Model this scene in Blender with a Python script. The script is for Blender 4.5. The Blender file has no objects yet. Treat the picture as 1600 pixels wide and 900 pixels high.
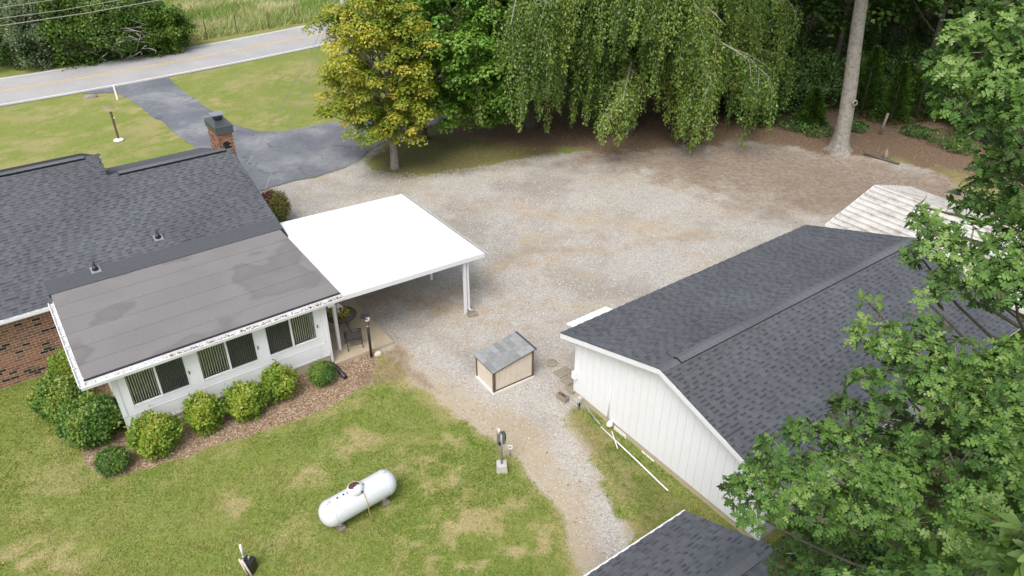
import bpy, math, random
import numpy as np
from mathutils import Vector, Matrix
rng = np.random.default_rng(7); random.seed(7)
sc = bpy.context.scene; COL = sc.collection
R = math.radians
# ------------------------------------------------------------------ camera, sky, sun, exposure
CH, PITCH, FPX = 17.0, R(32.31), 1180.0
cam = bpy.data.objects.new('camera', bpy.data.cameras.new('camera')); COL.objects.link(cam); sc.camera = cam
cam.location = (0, 0, CH); cam.rotation_euler = (math.pi/2 - PITCH, 0, 0)
cam.data.sensor_width = 36; cam.data.lens = 36*FPX/1600; cam.data.clip_end = 3000; cam.data.clip_start = 0.1
SUN_AZ, SUN_EL = R(200), R(56)          # azimuth clockwise from +Y
w = bpy.data.worlds.new('World'); sc.world = w; w.use_nodes = True
nt = w.node_tree; nt.nodes.clear()
sky = nt.nodes.new('ShaderNodeTexSky'); sky.sky_type = 'NISHITA'; sky.sun_disc = False
sky.sun_elevation = SUN_EL; sky.sun_rotation = SUN_AZ; sky.dust_density = 4; sky.air_density = 1.0
hs = nt.nodes.new('ShaderNodeHueSaturation'); hs.inputs['Saturation'].default_value = 0.55
bg = nt.nodes.new('ShaderNodeBackground'); bg.inputs[1].default_value = 0.15
ow = nt.nodes.new('ShaderNodeOutputWorld')
nt.links.new(sky.outputs[0], hs.inputs['Color']); nt.links.new(hs.outputs[0], bg.inputs[0]); nt.links.new(bg.outputs[0], ow.inputs[0])
sl = bpy.data.lights.new('sun', 'SUN'); sl.energy = 1.05; sl.angle = R(28); sl.color = (1.0, 0.985, 0.96)
sun = bpy.data.objects.new('sun', sl); COL.objects.link(sun)
sd = Vector((math.sin(SUN_AZ)*math.cos(SUN_EL), math.cos(SUN_AZ)*math.cos(SUN_EL), math.sin(SUN_EL)))
sun.rotation_euler = sd.to_track_quat('Z', 'Y').to_euler(); sun.location = (0, 0, 60)
sc.view_settings.view_transform = 'Standard'; sc.view_settings.look = 'None'
sc.view_settings.exposure = 0.72; sc.view_settings.gamma = 1

# ------------------------------------------------------------------ helpers
_F = np.array([0, math.cos(PITCH), -math.sin(PITCH)]); _U = np.array([0, math.sin(PITCH), math.cos(PITCH)])
def ray(x, y):
    d = _F + np.array([1., 0, 0])*(x-800)/FPX - _U*(y-450)/FPX
    return d/np.linalg.norm(d)
def G(x, y, z=0.0):                     # world point at height z, surveyed from the photograph
    d = ray(x, y); return np.array([0, 0, CH]) + d*((z-CH)/d[2])
def at(x, y, dist):
    return np.array([0, 0, CH]) + ray(x, y)*dist
def nrm(a):
    return a/np.maximum(np.linalg.norm(a, axis=-1, keepdims=True), 1e-9)

def tag(o, label=None, cat=None, group=None, kind=None):
    if label: o['label'] = label
    if cat: o['category'] = cat
    if group: o['group'] = group
    if kind: o['kind'] = kind
    return o
def link(name, me, parent=None, loc=None, rot=None):
    o = bpy.data.objects.new(name, me); COL.objects.link(o)
    if parent is not None: o.parent = parent
    if loc is not None: o.location = loc
    if rot is not None: o.rotation_euler = rot
    return o
def thing(name, label, cat, loc=(0, 0, 0), rz=0, group=None):
    o = link(name, None, None, loc, (0, 0, rz)); o.empty_display_size = 0.2
    return tag(o, label, cat, group)

def np_mesh(name, V, F, mats, v=None, smooth=False, midx=None):
    """V (n,3); F (m,k) equal-sized faces; v = per-face float attribute"""
    V = np.ascontiguousarray(V, dtype=np.float32); F = np.ascontiguousarray(F, dtype=np.int32)
    m, k = F.shape
    me = bpy.data.meshes.new(name)
    me.vertices.add(len(V)); me.vertices.foreach_set('co', V.ravel())
    me.loops.add(m*k); me.loops.foreach_set('vertex_index', F.ravel())
    me.polygons.add(m); me.polygons.foreach_set('loop_start', np.arange(m, dtype=np.int32)*k)
    me.polygons.foreach_set('loop_total', np.full(m, k, dtype=np.int32))
    if smooth: me.polygons.foreach_set('use_smooth', np.ones(m, dtype=bool))
    for mt in (mats if isinstance(mats, (list, tuple)) else [mats]): me.materials.append(mt)
    if midx is not None: me.polygons.foreach_set('material_index', np.asarray(midx, dtype=np.int32))
    if v is not None:
        a = me.attributes.new('v', 'FLOAT', 'FACE'); a.data.foreach_set('value', np.asarray(v, dtype=np.float32))
    me.update(calc_edges=True); return me

class MB:
    """collects shapes into one mesh"""
    def __init__(s): s.V = []; s.F = []; s.v = []; s.sm = []
    def add(s, V, F, v=0.5, sm=False):
        n = len(s.V); s.V += [tuple(map(float, p)) for p in V]
        for f in F: s.F.append(tuple(i+n for i in f)); s.v.append(v); s.sm.append(sm)
        return s
    def box(s, x0, x1, y0, y1, z0, z1, v=0.5, rz=0, c=None):
        P = [(x, y, z) for z in (z0, z1) for y in (y0, y1) for x in (x0, x1)]
        if rz:
            cx, cy = c if c is not None else ((x0+x1)/2, (y0+y1)/2); ca, sa = math.cos(rz), math.sin(rz)
            P = [(cx+(x-cx)*ca-(y-cy)*sa, cy+(x-cx)*sa+(y-cy)*ca, z) for x, y, z in P]
        return s.add(P, [(0, 2, 3, 1), (4, 5, 7, 6), (0, 1, 5, 4), (2, 6, 7, 3), (0, 4, 6, 2), (1, 3, 7, 5)], v)
    def hexa(s, P, v=0.5):       # 8 points: bottom 4 ccw, top 4 ccw
        return s.add(P, [(3, 2, 1, 0), (4, 5, 6, 7), (0, 1, 5, 4), (1, 2, 6, 5), (2, 3, 7, 6), (3, 0, 4, 7)], v)
    def prism(s, poly, z0, z1, v=0.5):
        n = len(poly); P = [(p[0], p[1], z0) for p in poly] + [(p[0], p[1], z1) for p in poly]
        return s.add(P, [tuple(range(n-1, -1, -1)), tuple(range(n, 2*n))] + [(i, (i+1) % n, n+(i+1) % n, n+i) for i in range(n)], v)
    def extr(s, poly, d, v=0.5):  # poly = 3D points, extruded along d
        n = len(poly); d = np.array(d); P = [np.array(p) for p in poly]; P = P + [p+d for p in P]
        return s.add(P, [tuple(range(n-1, -1, -1)), tuple(range(n, 2*n))] + [(i, (i+1) % n, n+(i+1) % n, n+i) for i in range(n)], v)
    def tube(s, path, rad, n=8, v=0.5, cap=True):
        path = [np.array(p, float) for p in path]
        if np.isscalar(rad): rad = [rad]*len(path)
        V = []; F = []; prev = None
        for i, p in enumerate(path):
            t = path[min(i+1, len(path)-1)]-path[max(i-1, 0)]; t = t/max(np.linalg.norm(t), 1e-9)
            a = np.cross(t, [0, 0, 1.] if abs(t[2]) < .95 else [1., 0, 0]) if prev is None else prev-t*(prev@t)
            a = a/max(np.linalg.norm(a), 1e-9); prev = a; b = np.cross(t, a)
            for k in range(n):
                an = 2*math.pi*k/n; V.append(p+(a*math.cos(an)+b*math.sin(an))*rad[i])
        for i in range(len(path)-1):
            for k in range(n):
                F.append((i*n+k, i*n+(k+1) % n, (i+1)*n+(k+1) % n, (i+1)*n+k))
        s.add(V, F, v, True)
        if cap:
            b0 = len(s.V)-len(V)
            s.F.append(tuple(b0+k for k in range(n-1, -1, -1))); s.v.append(v); s.sm.append(False)
            e = b0+(len(path)-1)*n
            s.F.append(tuple(e+k for k in range(n))); s.v.append(v); s.sm.append(False)
        return s
    def lathe(s, prof, c=(0, 0, 0), n=16, v=0.5, axis=None):
        V = []; F = []
        M = Matrix.Identity(3) if axis is None else Vector(axis).to_track_quat('Z', 'Y').to_matrix()
        for r, z in prof:
            for k in range(n):
                a = 2*math.pi*k/n; q = M @ Vector((r*math.cos(a), r*math.sin(a), z)); V.append((q.x+c[0], q.y+c[1], q.z+c[2]))
        for i in range(len(prof)-1):
            for k in range(n): F.append((i*n+k, i*n+(k+1) % n, (i+1)*n+(k+1) % n, (i+1)*n+k))
        F.append(tuple(range(n-1, -1, -1))); F.append(tuple((len(prof)-1)*n+k for k in range(n)))
        return s.add(V, F, v, True)
    def mesh(s, name, mat):
        me = bpy.data.meshes.new(name); me.from_pydata(s.V, [], s.F)
        for mt in (mat if isinstance(mat, (list, tuple)) else [mat]): me.materials.append(mt)
        a = me.attributes.new('v', 'FLOAT', 'FACE'); a.data.foreach_set('value', s.v)
        me.polygons.foreach_set('use_smooth', s.sm); me.update(); return me
    def build(s, name, mat, parent=None, **k):
        o = link(name, s.mesh(name, mat), parent)
        return tag(o, **k) if k else o

# ------------------------------------------------------------------ numpy noise
def _h(ix, iy, seed):
    n = (ix*374761393 + iy*668265263 + seed*1442695041) & 0xffffffff
    n = ((n ^ (n >> 13))*1274126177) & 0xffffffff
    return ((n ^ (n >> 16)) & 0xffff)/65535.0
def vnoise(x, y, seed=0):
    ix = np.floor(x).astype(np.int64); iy = np.floor(y).astype(np.int64); fx = x-ix; fy = y-iy
    fx = fx*fx*(3-2*fx); fy = fy*fy*(3-2*fy)
    a = _h(ix, iy, seed); b = _h(ix+1, iy, seed); c = _h(ix, iy+1, seed); d = _h(ix+1, iy+1, seed)
    return (a*(1-fx)+b*fx)*(1-fy)+(c*(1-fx)+d*fx)*fy
def fbm(x, y, seed=0, o=4):
    s = 0; a = .5; t = 0
    for i in range(o): s = s+a*vnoise(x*2**i+i*17.3, y*2**i-i*9.1, seed+i); t += a; a *= .55
    return s/t
def sdf(P, poly):
    """signed distance, positive inside"""
    x, y = P[:, 0], P[:, 1]; d2 = np.full(len(x), 1e12); ins = np.zeros(len(x), bool); n = len(poly)
    for i in range(n):
        ax, ay = poly[i][:2]; bx, by = poly[(i+1) % n][:2]; ex, ey = bx-ax, by-ay
        t = np.clip(((x-ax)*ex+(y-ay)*ey)/(ex*ex+ey*ey+1e-12), 0, 1)
        d2 = np.minimum(d2, (x-ax-t*ex)**2+(y-ay-t*ey)**2)
        c = (ay > y) != (by > y)
        xi = ax+(y-ay)*ex/(ey if abs(ey) > 1e-12 else 1e-12)
        ins ^= c & (x < xi)
    d = np.sqrt(d2); return np.where(ins, d, -d)
def sstep(a, b, x):
    t = np.clip((x-a)/(b-a), 0, 1); return t*t*(3-2*t)

# ------------------------------------------------------------------ materials
class NT:
    def __init__(s, name, rough=.7, metallic=0, spec=.5):
        s.m = bpy.data.materials.new(name); s.m.use_nodes = True; s.t = s.m.node_tree
        s.b = s.t.nodes['Principled BSDF']; s.b.inputs['Roughness'].default_value = rough; s.b.inputs['Metallic'].default_value = metallic
        s.b.inputs['Specular IOR Level'].default_value = spec; s.co = None
    def n(s, typ, **k):
        x = s.t.nodes.new(typ)
        for a, b in k.items(): setattr(x, a, b)
        return x
    def L(s, a, b): s.t.links.new(a, b)
    def coord(s, obj=False):
        if s.co is None:
            s.co = s.n('ShaderNodeTexCoord').outputs['Object'] if obj else s.n('ShaderNodeNewGeometry').outputs['Position']
        return s.co
    def noise(s, scale, detail=4, rough=.6, stretch=None, obj=False):
        x = s.n('ShaderNodeTexNoise'); x.inputs['Scale'].default_value = scale; x.inputs['Detail'].default_value = detail; x.inputs['Roughness'].default_value = rough
        c = s.coord(obj)
        if stretch:
            mp = s.n('ShaderNodeMapping'); mp.inputs['Scale'].default_value = stretch; s.L(c, mp.inputs[0]); c = mp.outputs[0]
        s.L(c, x.inputs['Vector']); return x.outputs['Fac']
    def attr(s, name, out='Fac'):
        x = s.n('ShaderNodeAttribute'); x.attribute_name = name; return x.outputs[out]
    def ramp(s, fac, stops, interp='LINEAR'):
        x = s.n('ShaderNodeValToRGB'); x.color_ramp.interpolation = interp; e = x.color_ramp.elements
        while len(e) < len(stops): e.new(.5)
        for q, (p, c) in zip(e, stops): q.position = p; q.color = (c[0], c[1], c[2], 1) if not np.isscalar(c) else (c, c, c, 1)
        s.L(fac, x.inputs[0]); return x.outputs[0]
    def mix(s, fac, a, b, blend='MIX'):
        x = s.n('ShaderNodeMix', data_type='RGBA', blend_type=blend)
        for q, val in ((x.inputs[0], fac), (x.inputs[6], a), (x.inputs[7], b)):
            if hasattr(val, 'links') or hasattr(val, 'is_linked'): s.L(val, q)
            elif np.isscalar(val): q.default_value = val
            else: q.default_value = (*val[:3], 1)
        return x.outputs[2]
    def math(s, op, a, b=0.0, c=None):
        x = s.n('ShaderNodeMath', operation=op)
        for q, val in zip(x.inputs, (a, b, c)):
            if val is None: continue
            if np.isscalar(val): q.default_value = val
            else: s.L(val, q)
        return x.outputs[0]
    def color(s, c):
        if isinstance(c, (tuple, list)): s.b.inputs['Base Color'].default_value = (*c[:3], 1)
        else: s.L(c, s.b.inputs['Base Color'])
        return s
    def bump(s, h, st=.4, dist=.01):
        x = s.n('ShaderNodeBump'); x.inputs['Strength'].default_value = st; x.inputs['Distance'].default_value = dist
        s.L(h, x.inputs['Height']); s.L(x.outputs[0], s.b.inputs['Normal']); return s

def simple(name, col, rough=.6, var=.12, scale=6, metallic=0, bump=0, stain=None, spec=.5, obj=False):
    t = NT(name, rough, metallic, spec); f = t.noise(scale, 5, .65, obj=obj)
    c = t.ramp(f, [(.3, [x*(1-var) for x in col]), (.7, [min(1, x*(1+var)) for x in col])])
    if stain:
        g = t.ramp(t.noise(stain[1], 6, .7), [(stain[2], (0, 0, 0)), (stain[2]+.18, (1, 1, 1))]); c = t.mix(g, c, stain[0])
    t.color(c)
    if bump: t.bump(t.noise(scale*12, 3), bump, .004)
    return t.m
def vmat(name, stops, rough=.8, var=.15, scale=40, bump=.3, spec=.3, blotch=None):
    """colour picked per face by attribute v, fine noise on top"""
    t = NT(name, rough, 0, spec); c = t.ramp(t.attr('v'), stops)
    f = t.ramp(t.noise(scale, 4, .7), [(.25, 1-var), (.75, 1+var)]); c = t.mix(1.0, c, f, 'MULTIPLY')
    if blotch:
        g = t.ramp(t.noise(blotch, 3, .6), [(.35, .88), (.65, 1.1)]); c = t.mix(1.0, c, g, 'MULTIPLY')
    t.color(c)
    if bump: t.bump(t.noise(scale*2, 3), bump, .003)
    return t.m
def leafmat(name, stops, trans=.35, rough=.45, spec=.4):
    t = NT(name, rough, 0, spec); c = t.ramp(t.attr('v'), stops); t.color(c)
    tr = t.n('ShaderNodeBsdfTranslucent'); t.L(t.mix(1.0, c, (1.0, 1.1, .55), 'MULTIPLY'), tr.inputs[0])
    mx = t.n('ShaderNodeMixShader'); mx.inputs[0].default_value = trans; t.L(t.b.outputs[0], mx.inputs[1]); t.L(tr.outputs[0], mx.inputs[2])
    t.L(mx.outputs[0], t.t.nodes['Material Output'].inputs[0]); return t.m

M = {}
M['white'] = simple('white_paint', (.80, .80, .79), .45, .03, 3)
M['whitewall'] = simple('white_siding', (.755, .76, .77), .55, .02, 2, stain=((.71, .71, .705), 1.1, .60))
M['trim'] = simple('white_trim', (.72, .72, .725), .4, .03, 5)
M['awning'] = simple('white_enamel_roof', (.88, .88, .88), .3, .015, 2)
t = NT('gutter_grime', .6); c = t.ramp(t.noise(9, 6, .75), [(.42, (.70, .70, .69)), (.56, (.42, .41, .38)), (.68, (.12, .10, .07))]); t.color(c); M['gutter'] = t.m
M['found'] = simple('painted_foundation', (.46, .39, .27), .85, .12, 5, bump=.3, stain=((.30, .25, .17), 2.2, .6))
M['conc'] = simple('concrete', (.46, .44, .40), .9, .12, 9, bump=.3, stain=((.30, .27, .2), 3, .58))
M['patio'] = simple('tan_concrete', (.42, .35, .25), .85, .07, 3, bump=.25, stain=((.36, .29, .19), 1.1, .58))
M['paver'] = simple('mossy_paver', (.27, .24, .18), .9, .2, 9, bump=.4, stain=((.30, .20, .10), 5, .55))
M['black'] = simple('black_metal', (.022, .022, .023), .4, .1, 20)
M['darkmesh'] = simple('dark_sling', (.06, .06, .06), .7, .15, 60)
M['dark'] = simple('dark_void', (.012, .012, .012), .9, .1, 5)
M['alu'] = simple('grey_steel', (.35, .36, .37), .45, .12, 12, metallic=.6)
M['greypole'] = simple('weathered_pole', (.36, .33, .30), .9, .2, 14, bump=.5)
M['brownwood'] = simple('brown_trim_wood', (.13, .085, .05), .85, .35, 14, bump=.4, stain=((.05, .035, .025), 6, .55))
M['siding_tan'] = simple('tan_siding', (.62, .545, .45), .75, .06, 4, stain=((.47, .40, .31), 2, .56))
M['mortar'] = simple('mortar', (.55, .46, .35), .95, .15, 20, bump=.3)
BR = [simple('brick_'+n, c, .9, .25, 18, bump=.5) for n, c in (('orange', (.29, .145, .085)), ('red', (.235, .11, .07)), ('brown', (.19, .10, .066)), ('black', (.022, .02, .02)))]
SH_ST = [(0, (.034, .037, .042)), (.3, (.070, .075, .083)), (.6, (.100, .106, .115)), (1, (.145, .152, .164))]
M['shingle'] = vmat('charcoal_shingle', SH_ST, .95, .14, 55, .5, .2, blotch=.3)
M['shedshingle'] = vmat('grey_shed_shingle', [(0, (.20, .205, .202)), (1, (.29, .295, .29))], .95, .12, 50, .4, .2)
M['underlay'] = simple('roof_underlay', (.010, .011, .013), .95, .2, 20)
M['ridge'] = vmat('ridge_cap', [(0, (.098, .104, .113)), (1, (.125, .132, .142))], .95, .10, 60, .4, .2)
M['flash'] = simple('roll_flashing', (.07, .073, .082), .9, .1, 9, bump=.3)
t = NT('grey_membrane', .8, 0, .3)
n1 = t.noise(.42, 2, .5); n2 = t.noise(14, 4, .7); n3 = t.noise(2.2, 6, .6)
c = t.ramp(n1, [(.40, (.188, .176, .17)), (.50, (.20, .187, .18)), (.56, (.20, .187, .18)), (.59, (.160, .149, .145)), (.68, (.182, .170, .165))])
c = t.mix(1.0, c, t.ramp(n2, [(.3, .93), (.7, 1.07)]), 'MULTIPLY'); c = t.mix(1.0, c, t.ramp(t.attr('v'), [(0, .97), (1, 1.03)]), 'MULTIPLY')
t.color(c); t.bump(n2, .2, .003); M['membrane'] = t.m
t = NT('worn_road', .9, 0, .3)
c = t.ramp(t.noise(.35, 5, .6, stretch=(1, 1, 1)), [(.3, (.335, .328, .32)), (.7, (.40, .392, .383))])
c = t.mix(1.0, c, t.ramp(t.noise(5, 6, .7), [(.3, .88), (.7, 1.08)]), 'MULTIPLY')
t.color(c); t.bump(t.noise(60, 3), .3, .004); M['road'] = t.m
t = NT('asphalt_drive', .85, 0, .35)
c = t.ramp(t.noise(.28, 5, .62), [(.34, (.12, .13, .15)), (.5, (.155, .165, .182)), (.66, (.25, .255, .265))])
c = t.mix(1.0, c, t.ramp(t.noise(3, 7, .75), [(.3, .82), (.7, 1.12)]), 'MULTIPLY')
vo = t.n('ShaderNodeTexVoronoi', feature='DISTANCE_TO_EDGE'); vo.inputs['Scale'].default_value = .42
ps = t.n('ShaderNodeVectorMath', operation='ADD'); nn = t.n('ShaderNodeTexNoise'); nn.inputs['Scale'].default_value = 1.6; t.L(t.coord(), nn.inputs['Vector'])
t.L(t.coord(), ps.inputs[0]); t.L(nn.outputs['Color'], ps.inputs[1]); t.L(ps.outputs[0], vo.inputs['Vector'])
crk = t.math('MULTIPLY', t.ramp(vo.outputs[0], [(.0, 1.0), (.022, 0.0)]), t.ramp(t.noise(.5, 2), [(.45, 0.0), (.6, .75)]))
c = t.mix(crk, c, (.035, .036, .04)); t.color(c); t.bump(t.noise(70, 3), .3, .004); M['drive'] = t.m
M['yellow'] = simple('yellow_line', (.62, .44, .16), .8, .2, 3)
M['line'] = simple('white_line', (.70, .70, .68), .8, .15, 4)
M['tank'] = simple('white_tank_paint', (.60, .625, .645), .32, .02, 3, stain=((.55, .57, .57), 4, .62))
M['rust'] = simple('rust', (.085, .03, .022), .85, .35, 30, bump=.4)
M['copper'] = simple('copper_tube', (.45, .33, .13), .5, .1, 10)
M['block'] = simple('weathered_block', (.26, .22, .18), .95, .25, 12, bump=.5)
M['rock'] = simple('pale_rock', (.55, .48, .38), .85, .15, 8, bump=.4)
M['bark'] = simple('bark', (.10, .085, .068), .95, .4, 9, bump=.8)
M['greybark'] = simple('grey_bark', (.27, .25, .215), .95, .3, 7, bump=.9, stain=((.15, .135, .11), 5, .5))
M['twig'] = simple('pale_twig', (.32, .30, .25), .9, .25, 8)
M['stump'] = simple('weathered_wood', (.22, .19, .15), .95, .3, 12, bump=.5)
M['shadedwall'] = simple('white_siding_shaded', (.42, .43, .36), .7, .15, 3)  # white siding again, greyed so the oak's shade is in the colour
t = NT('window_glass', .04, 0, .8); t.color((.05, .06, .06)); t.b.inputs['Transmission Weight'].default_value = .92; t.b.inputs['IOR'].default_value = 1.35
tr = t.n('ShaderNodeBsdfTransparent'); mx = t.n('ShaderNodeMixShader'); mx.inputs[0].default_value = .72
gl = t.n('ShaderNodeBsdfGlossy'); gl.inputs[0].default_value = (.75, .8, .8, 1); gl.inputs[1].default_value = .03
t.L(gl.outputs[0], mx.inputs[1]); t.L(tr.outputs[0], mx.inputs[2]); t.L(mx.outputs[0], t.t.nodes['Material Output'].inputs[0]); mx.inputs[0].default_value = .9; M['glass'] = t.m
M['blind'] = simple('white_blind', (.72, .72, .71), .6, .05, 3)
M['blinddark'] = simple('grey_screened_blind', (.26, .275, .285), .6, .08, 3)
M['curb'] = simple('shed_base', (.66, .65, .62), .9, .08, 8)
t = NT('metal_roof_stained_shaded', .55, 0, .3); mpn = t.noise(1.6, 7, .75); c = t.ramp(mpn, [(.44, (.52, .505, .47)), (.56, (.42, .40, .36)), (.70, (.24, .22, .19))]); c = t.mix(1.0, c, t.ramp(t.attr('v'), [(0, .45), (1, 1.15)]), 'MULTIPLY'); t.color(c); M['metalroof'] = t.m
M['red'] = simple('red_plastic', (.35, .02, .03), .5, .1, 5); M['blue'] = simple('blue_canvas', (.03, .05, .12), .7, .1, 5)

L_MAPLE = leafmat('maple_turning', [(0, (.09, .17, .02)), (.3, (.21, .28, .03)), (.65, (.44, .42, .05)), (.88, (.60, .52, .07)), (1, (.46, .31, .09))])
L_GREEN = leafmat('maple_green', [(0, (.055, .135, .02)), (.5, (.13, .28, .035)), (1, (.27, .41, .07))])
L_WEEP = leafmat('elm_green', [(0, (.08, .15, .032)), (.5, (.165, .265, .05)), (1, (.31, .38, .085))])
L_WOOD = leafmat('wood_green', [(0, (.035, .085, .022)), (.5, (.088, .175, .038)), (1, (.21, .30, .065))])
L_OAK = leafmat('oak_green', [(0, (.085, .085, .035)), (.22, (.05, .095, .025)), (.48, (.088, .185, .036)), (.8, (.175, .29, .062)), (1, (.28, .38, .13))], .3, .55, .3)
L_CHEST = leafmat('chestnut_green', [(0, (.07, .14, .028)), (1, (.16, .25, .05))], .3, .4, .5)
L_YSH = leafmat('shrub_golden', [(0, (.09, .17, .02)), (.5, (.21, .33, .035)), (1, (.44, .44, .07))], .3)
L_DSH = leafmat('shrub_dark', [(0, (.04, .105, .02)), (.6, (.11, .22, .036)), (1, (.26, .33, .06))], .25)
L_RED = leafmat('shrub_red', [(0, (.08, .16, .03)), (.45, (.26, .28, .04)), (.7, (.16, .055, .045)), (1, (.22, .07, .06))], .25)
L_CEDAR = leafmat('cedar_green', [(0, (.035, .08, .012)), (.6, (.085, .17, .016)), (1, (.17, .26, .03))], .2)
L_PALE = leafmat('pale_shrub', [(0, (.04, .08, .025)), (1, (.20, .26, .13))], .3)

# ------------------------------------------------------------------ the ground, one grid split by what covers it
def PX(pts): return [G(x, y)[:2] for x, y in pts]
gravel_poly = PX([(405, 300), (425, 292), (460, 283), (500, 275), (540, 262), (558, 252), (575, 236), (598, 226), (602, 236), (576, 250), (584, 262), (615, 270), (660, 272), (720, 264), (800, 248), (870, 238),
    (960, 232), (1060, 222), (1180, 212), (1300, 236), (1370, 245), (1450, 262), (1500, 290), (1560, 335), (1300, 480), (1000, 650), (893, 628), (880, 650), (905, 690), (935, 735), (962, 785), (985, 835), (985, 880), (975, 1000),
    (905, 1000), (912, 900), (897, 850), (873, 800), (846, 756), (800, 708), (735, 668), (690, 632), (655, 600), (625, 572), (598, 552), (535, 500), (500, 470), (430, 400)])
mulch_poly = PX([(62, 612), (88, 655), (118, 690), (132, 728), (165, 748), (205, 742), (262, 722), (320, 700), (380, 682), (440, 664), (500, 645), (545, 622), (572, 598), (590, 575), (598, 560), (590, 548), (520, 560), (200, 690), (175, 590), (80, 560)])
litter_poly = PX([(705, 186), (760, 170), (800, 100), (700, 0), (1000, -60), (1600, -70), (2400, -60), (2200, 130), (2000, 300), (1560, 300), (1480, 270), (1400, 252), (1290, 242), (1180, 222), (1060, 232), (960, 240), (870, 232), (800, 225), (700, 212)])
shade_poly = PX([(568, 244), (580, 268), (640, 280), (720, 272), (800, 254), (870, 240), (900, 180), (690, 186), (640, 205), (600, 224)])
brown_poly = PX([(900, 236), (1050, 232), (1200, 215), (1320, 240), (1500, 280), (1640, 380), (1360, 345), (1240, 330), (1120, 300), (1000, 268), (900, 250)])
straw_poly = PX([(600, 560), (660, 575), (730, 610), (790, 640), (850, 690), (900, 755), (935, 830), (955, 910), (900, 910), (840, 750), (780, 700), (700, 660), (640, 610), (590, 580)])
straw2_poly = PX([(880, 655), (905, 690), (940, 740), (970, 800), (990, 850), (1010, 830), (985, 780), (945, 710), (900, 650)])
straw3_poly = PX([(540, 600), (560, 578), (600, 548), (625, 535), (655, 572), (700, 622), (668, 612), (640, 588), (600, 600), (560, 618)])
field_poly = PX([(-200, 95), (245, 76), (400, 50), (520, 30), (800, -60), (800, -140), (-400, -140)])
track_lines = [([G(*q)[:2] for q in pl_], w_, a_, b_) for pl_, w_, a_, b_ in (([(770, 425), (820, 388), (900, 394), (960, 390), (1040, 372), (1130, 362)], .75, .34, .3), ([(640, 440), (700, 452), (760, 440), (800, 480)], .8, .30, .2), ([(820, 332), (870, 340), (930, 345), (1000, 352)], .8, .10, .75), ([(810, 378), (840, 372)], .6, .1, .8), ([(1020, 358), (1090, 362)], .5, .1, .8), ([(560, 470), (620, 462), (690, 480)], 1.3, .38, .2), ([(905, 425), (925, 430)], .5, 0, .7), ([(880, 478), (930, 482)], .6, .1, .6), ([(950, 275), (1050, 285), (1200, 300)], 1.6, .25, .2))]
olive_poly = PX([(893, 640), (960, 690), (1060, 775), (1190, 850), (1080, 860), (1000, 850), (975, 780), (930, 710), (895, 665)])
bare = [(650, 770, 1.1), (705, 745, .9), (715, 830, 1.3), (760, 860, 1.5), (690, 700, .8), (620, 720, .5), (800, 870, 1.2), (740, 790, .9), (480, 745, .5), (560, 690, .8), (660, 860, .6), (365, 780, .4), (380, 800, .4), (30, 880, .8), (100, 870, .6), (780, 790, .8), (840, 840, .7), (925, 690, .9), (960, 750, .8), (990, 810, .7)]
lawnpatch = [(150, 148, 1.6), (170, 168, .9), (225, 168, 1.2), (325, 158, 1.6), (270, 119, .8), (455, 120, 2.2), (85, 175, 1.5), (185, 198, .7), (60, 215, 1.5), (260, 212, 1.2), (430, 60, .1), (430, 190, 1.4)]

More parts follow.
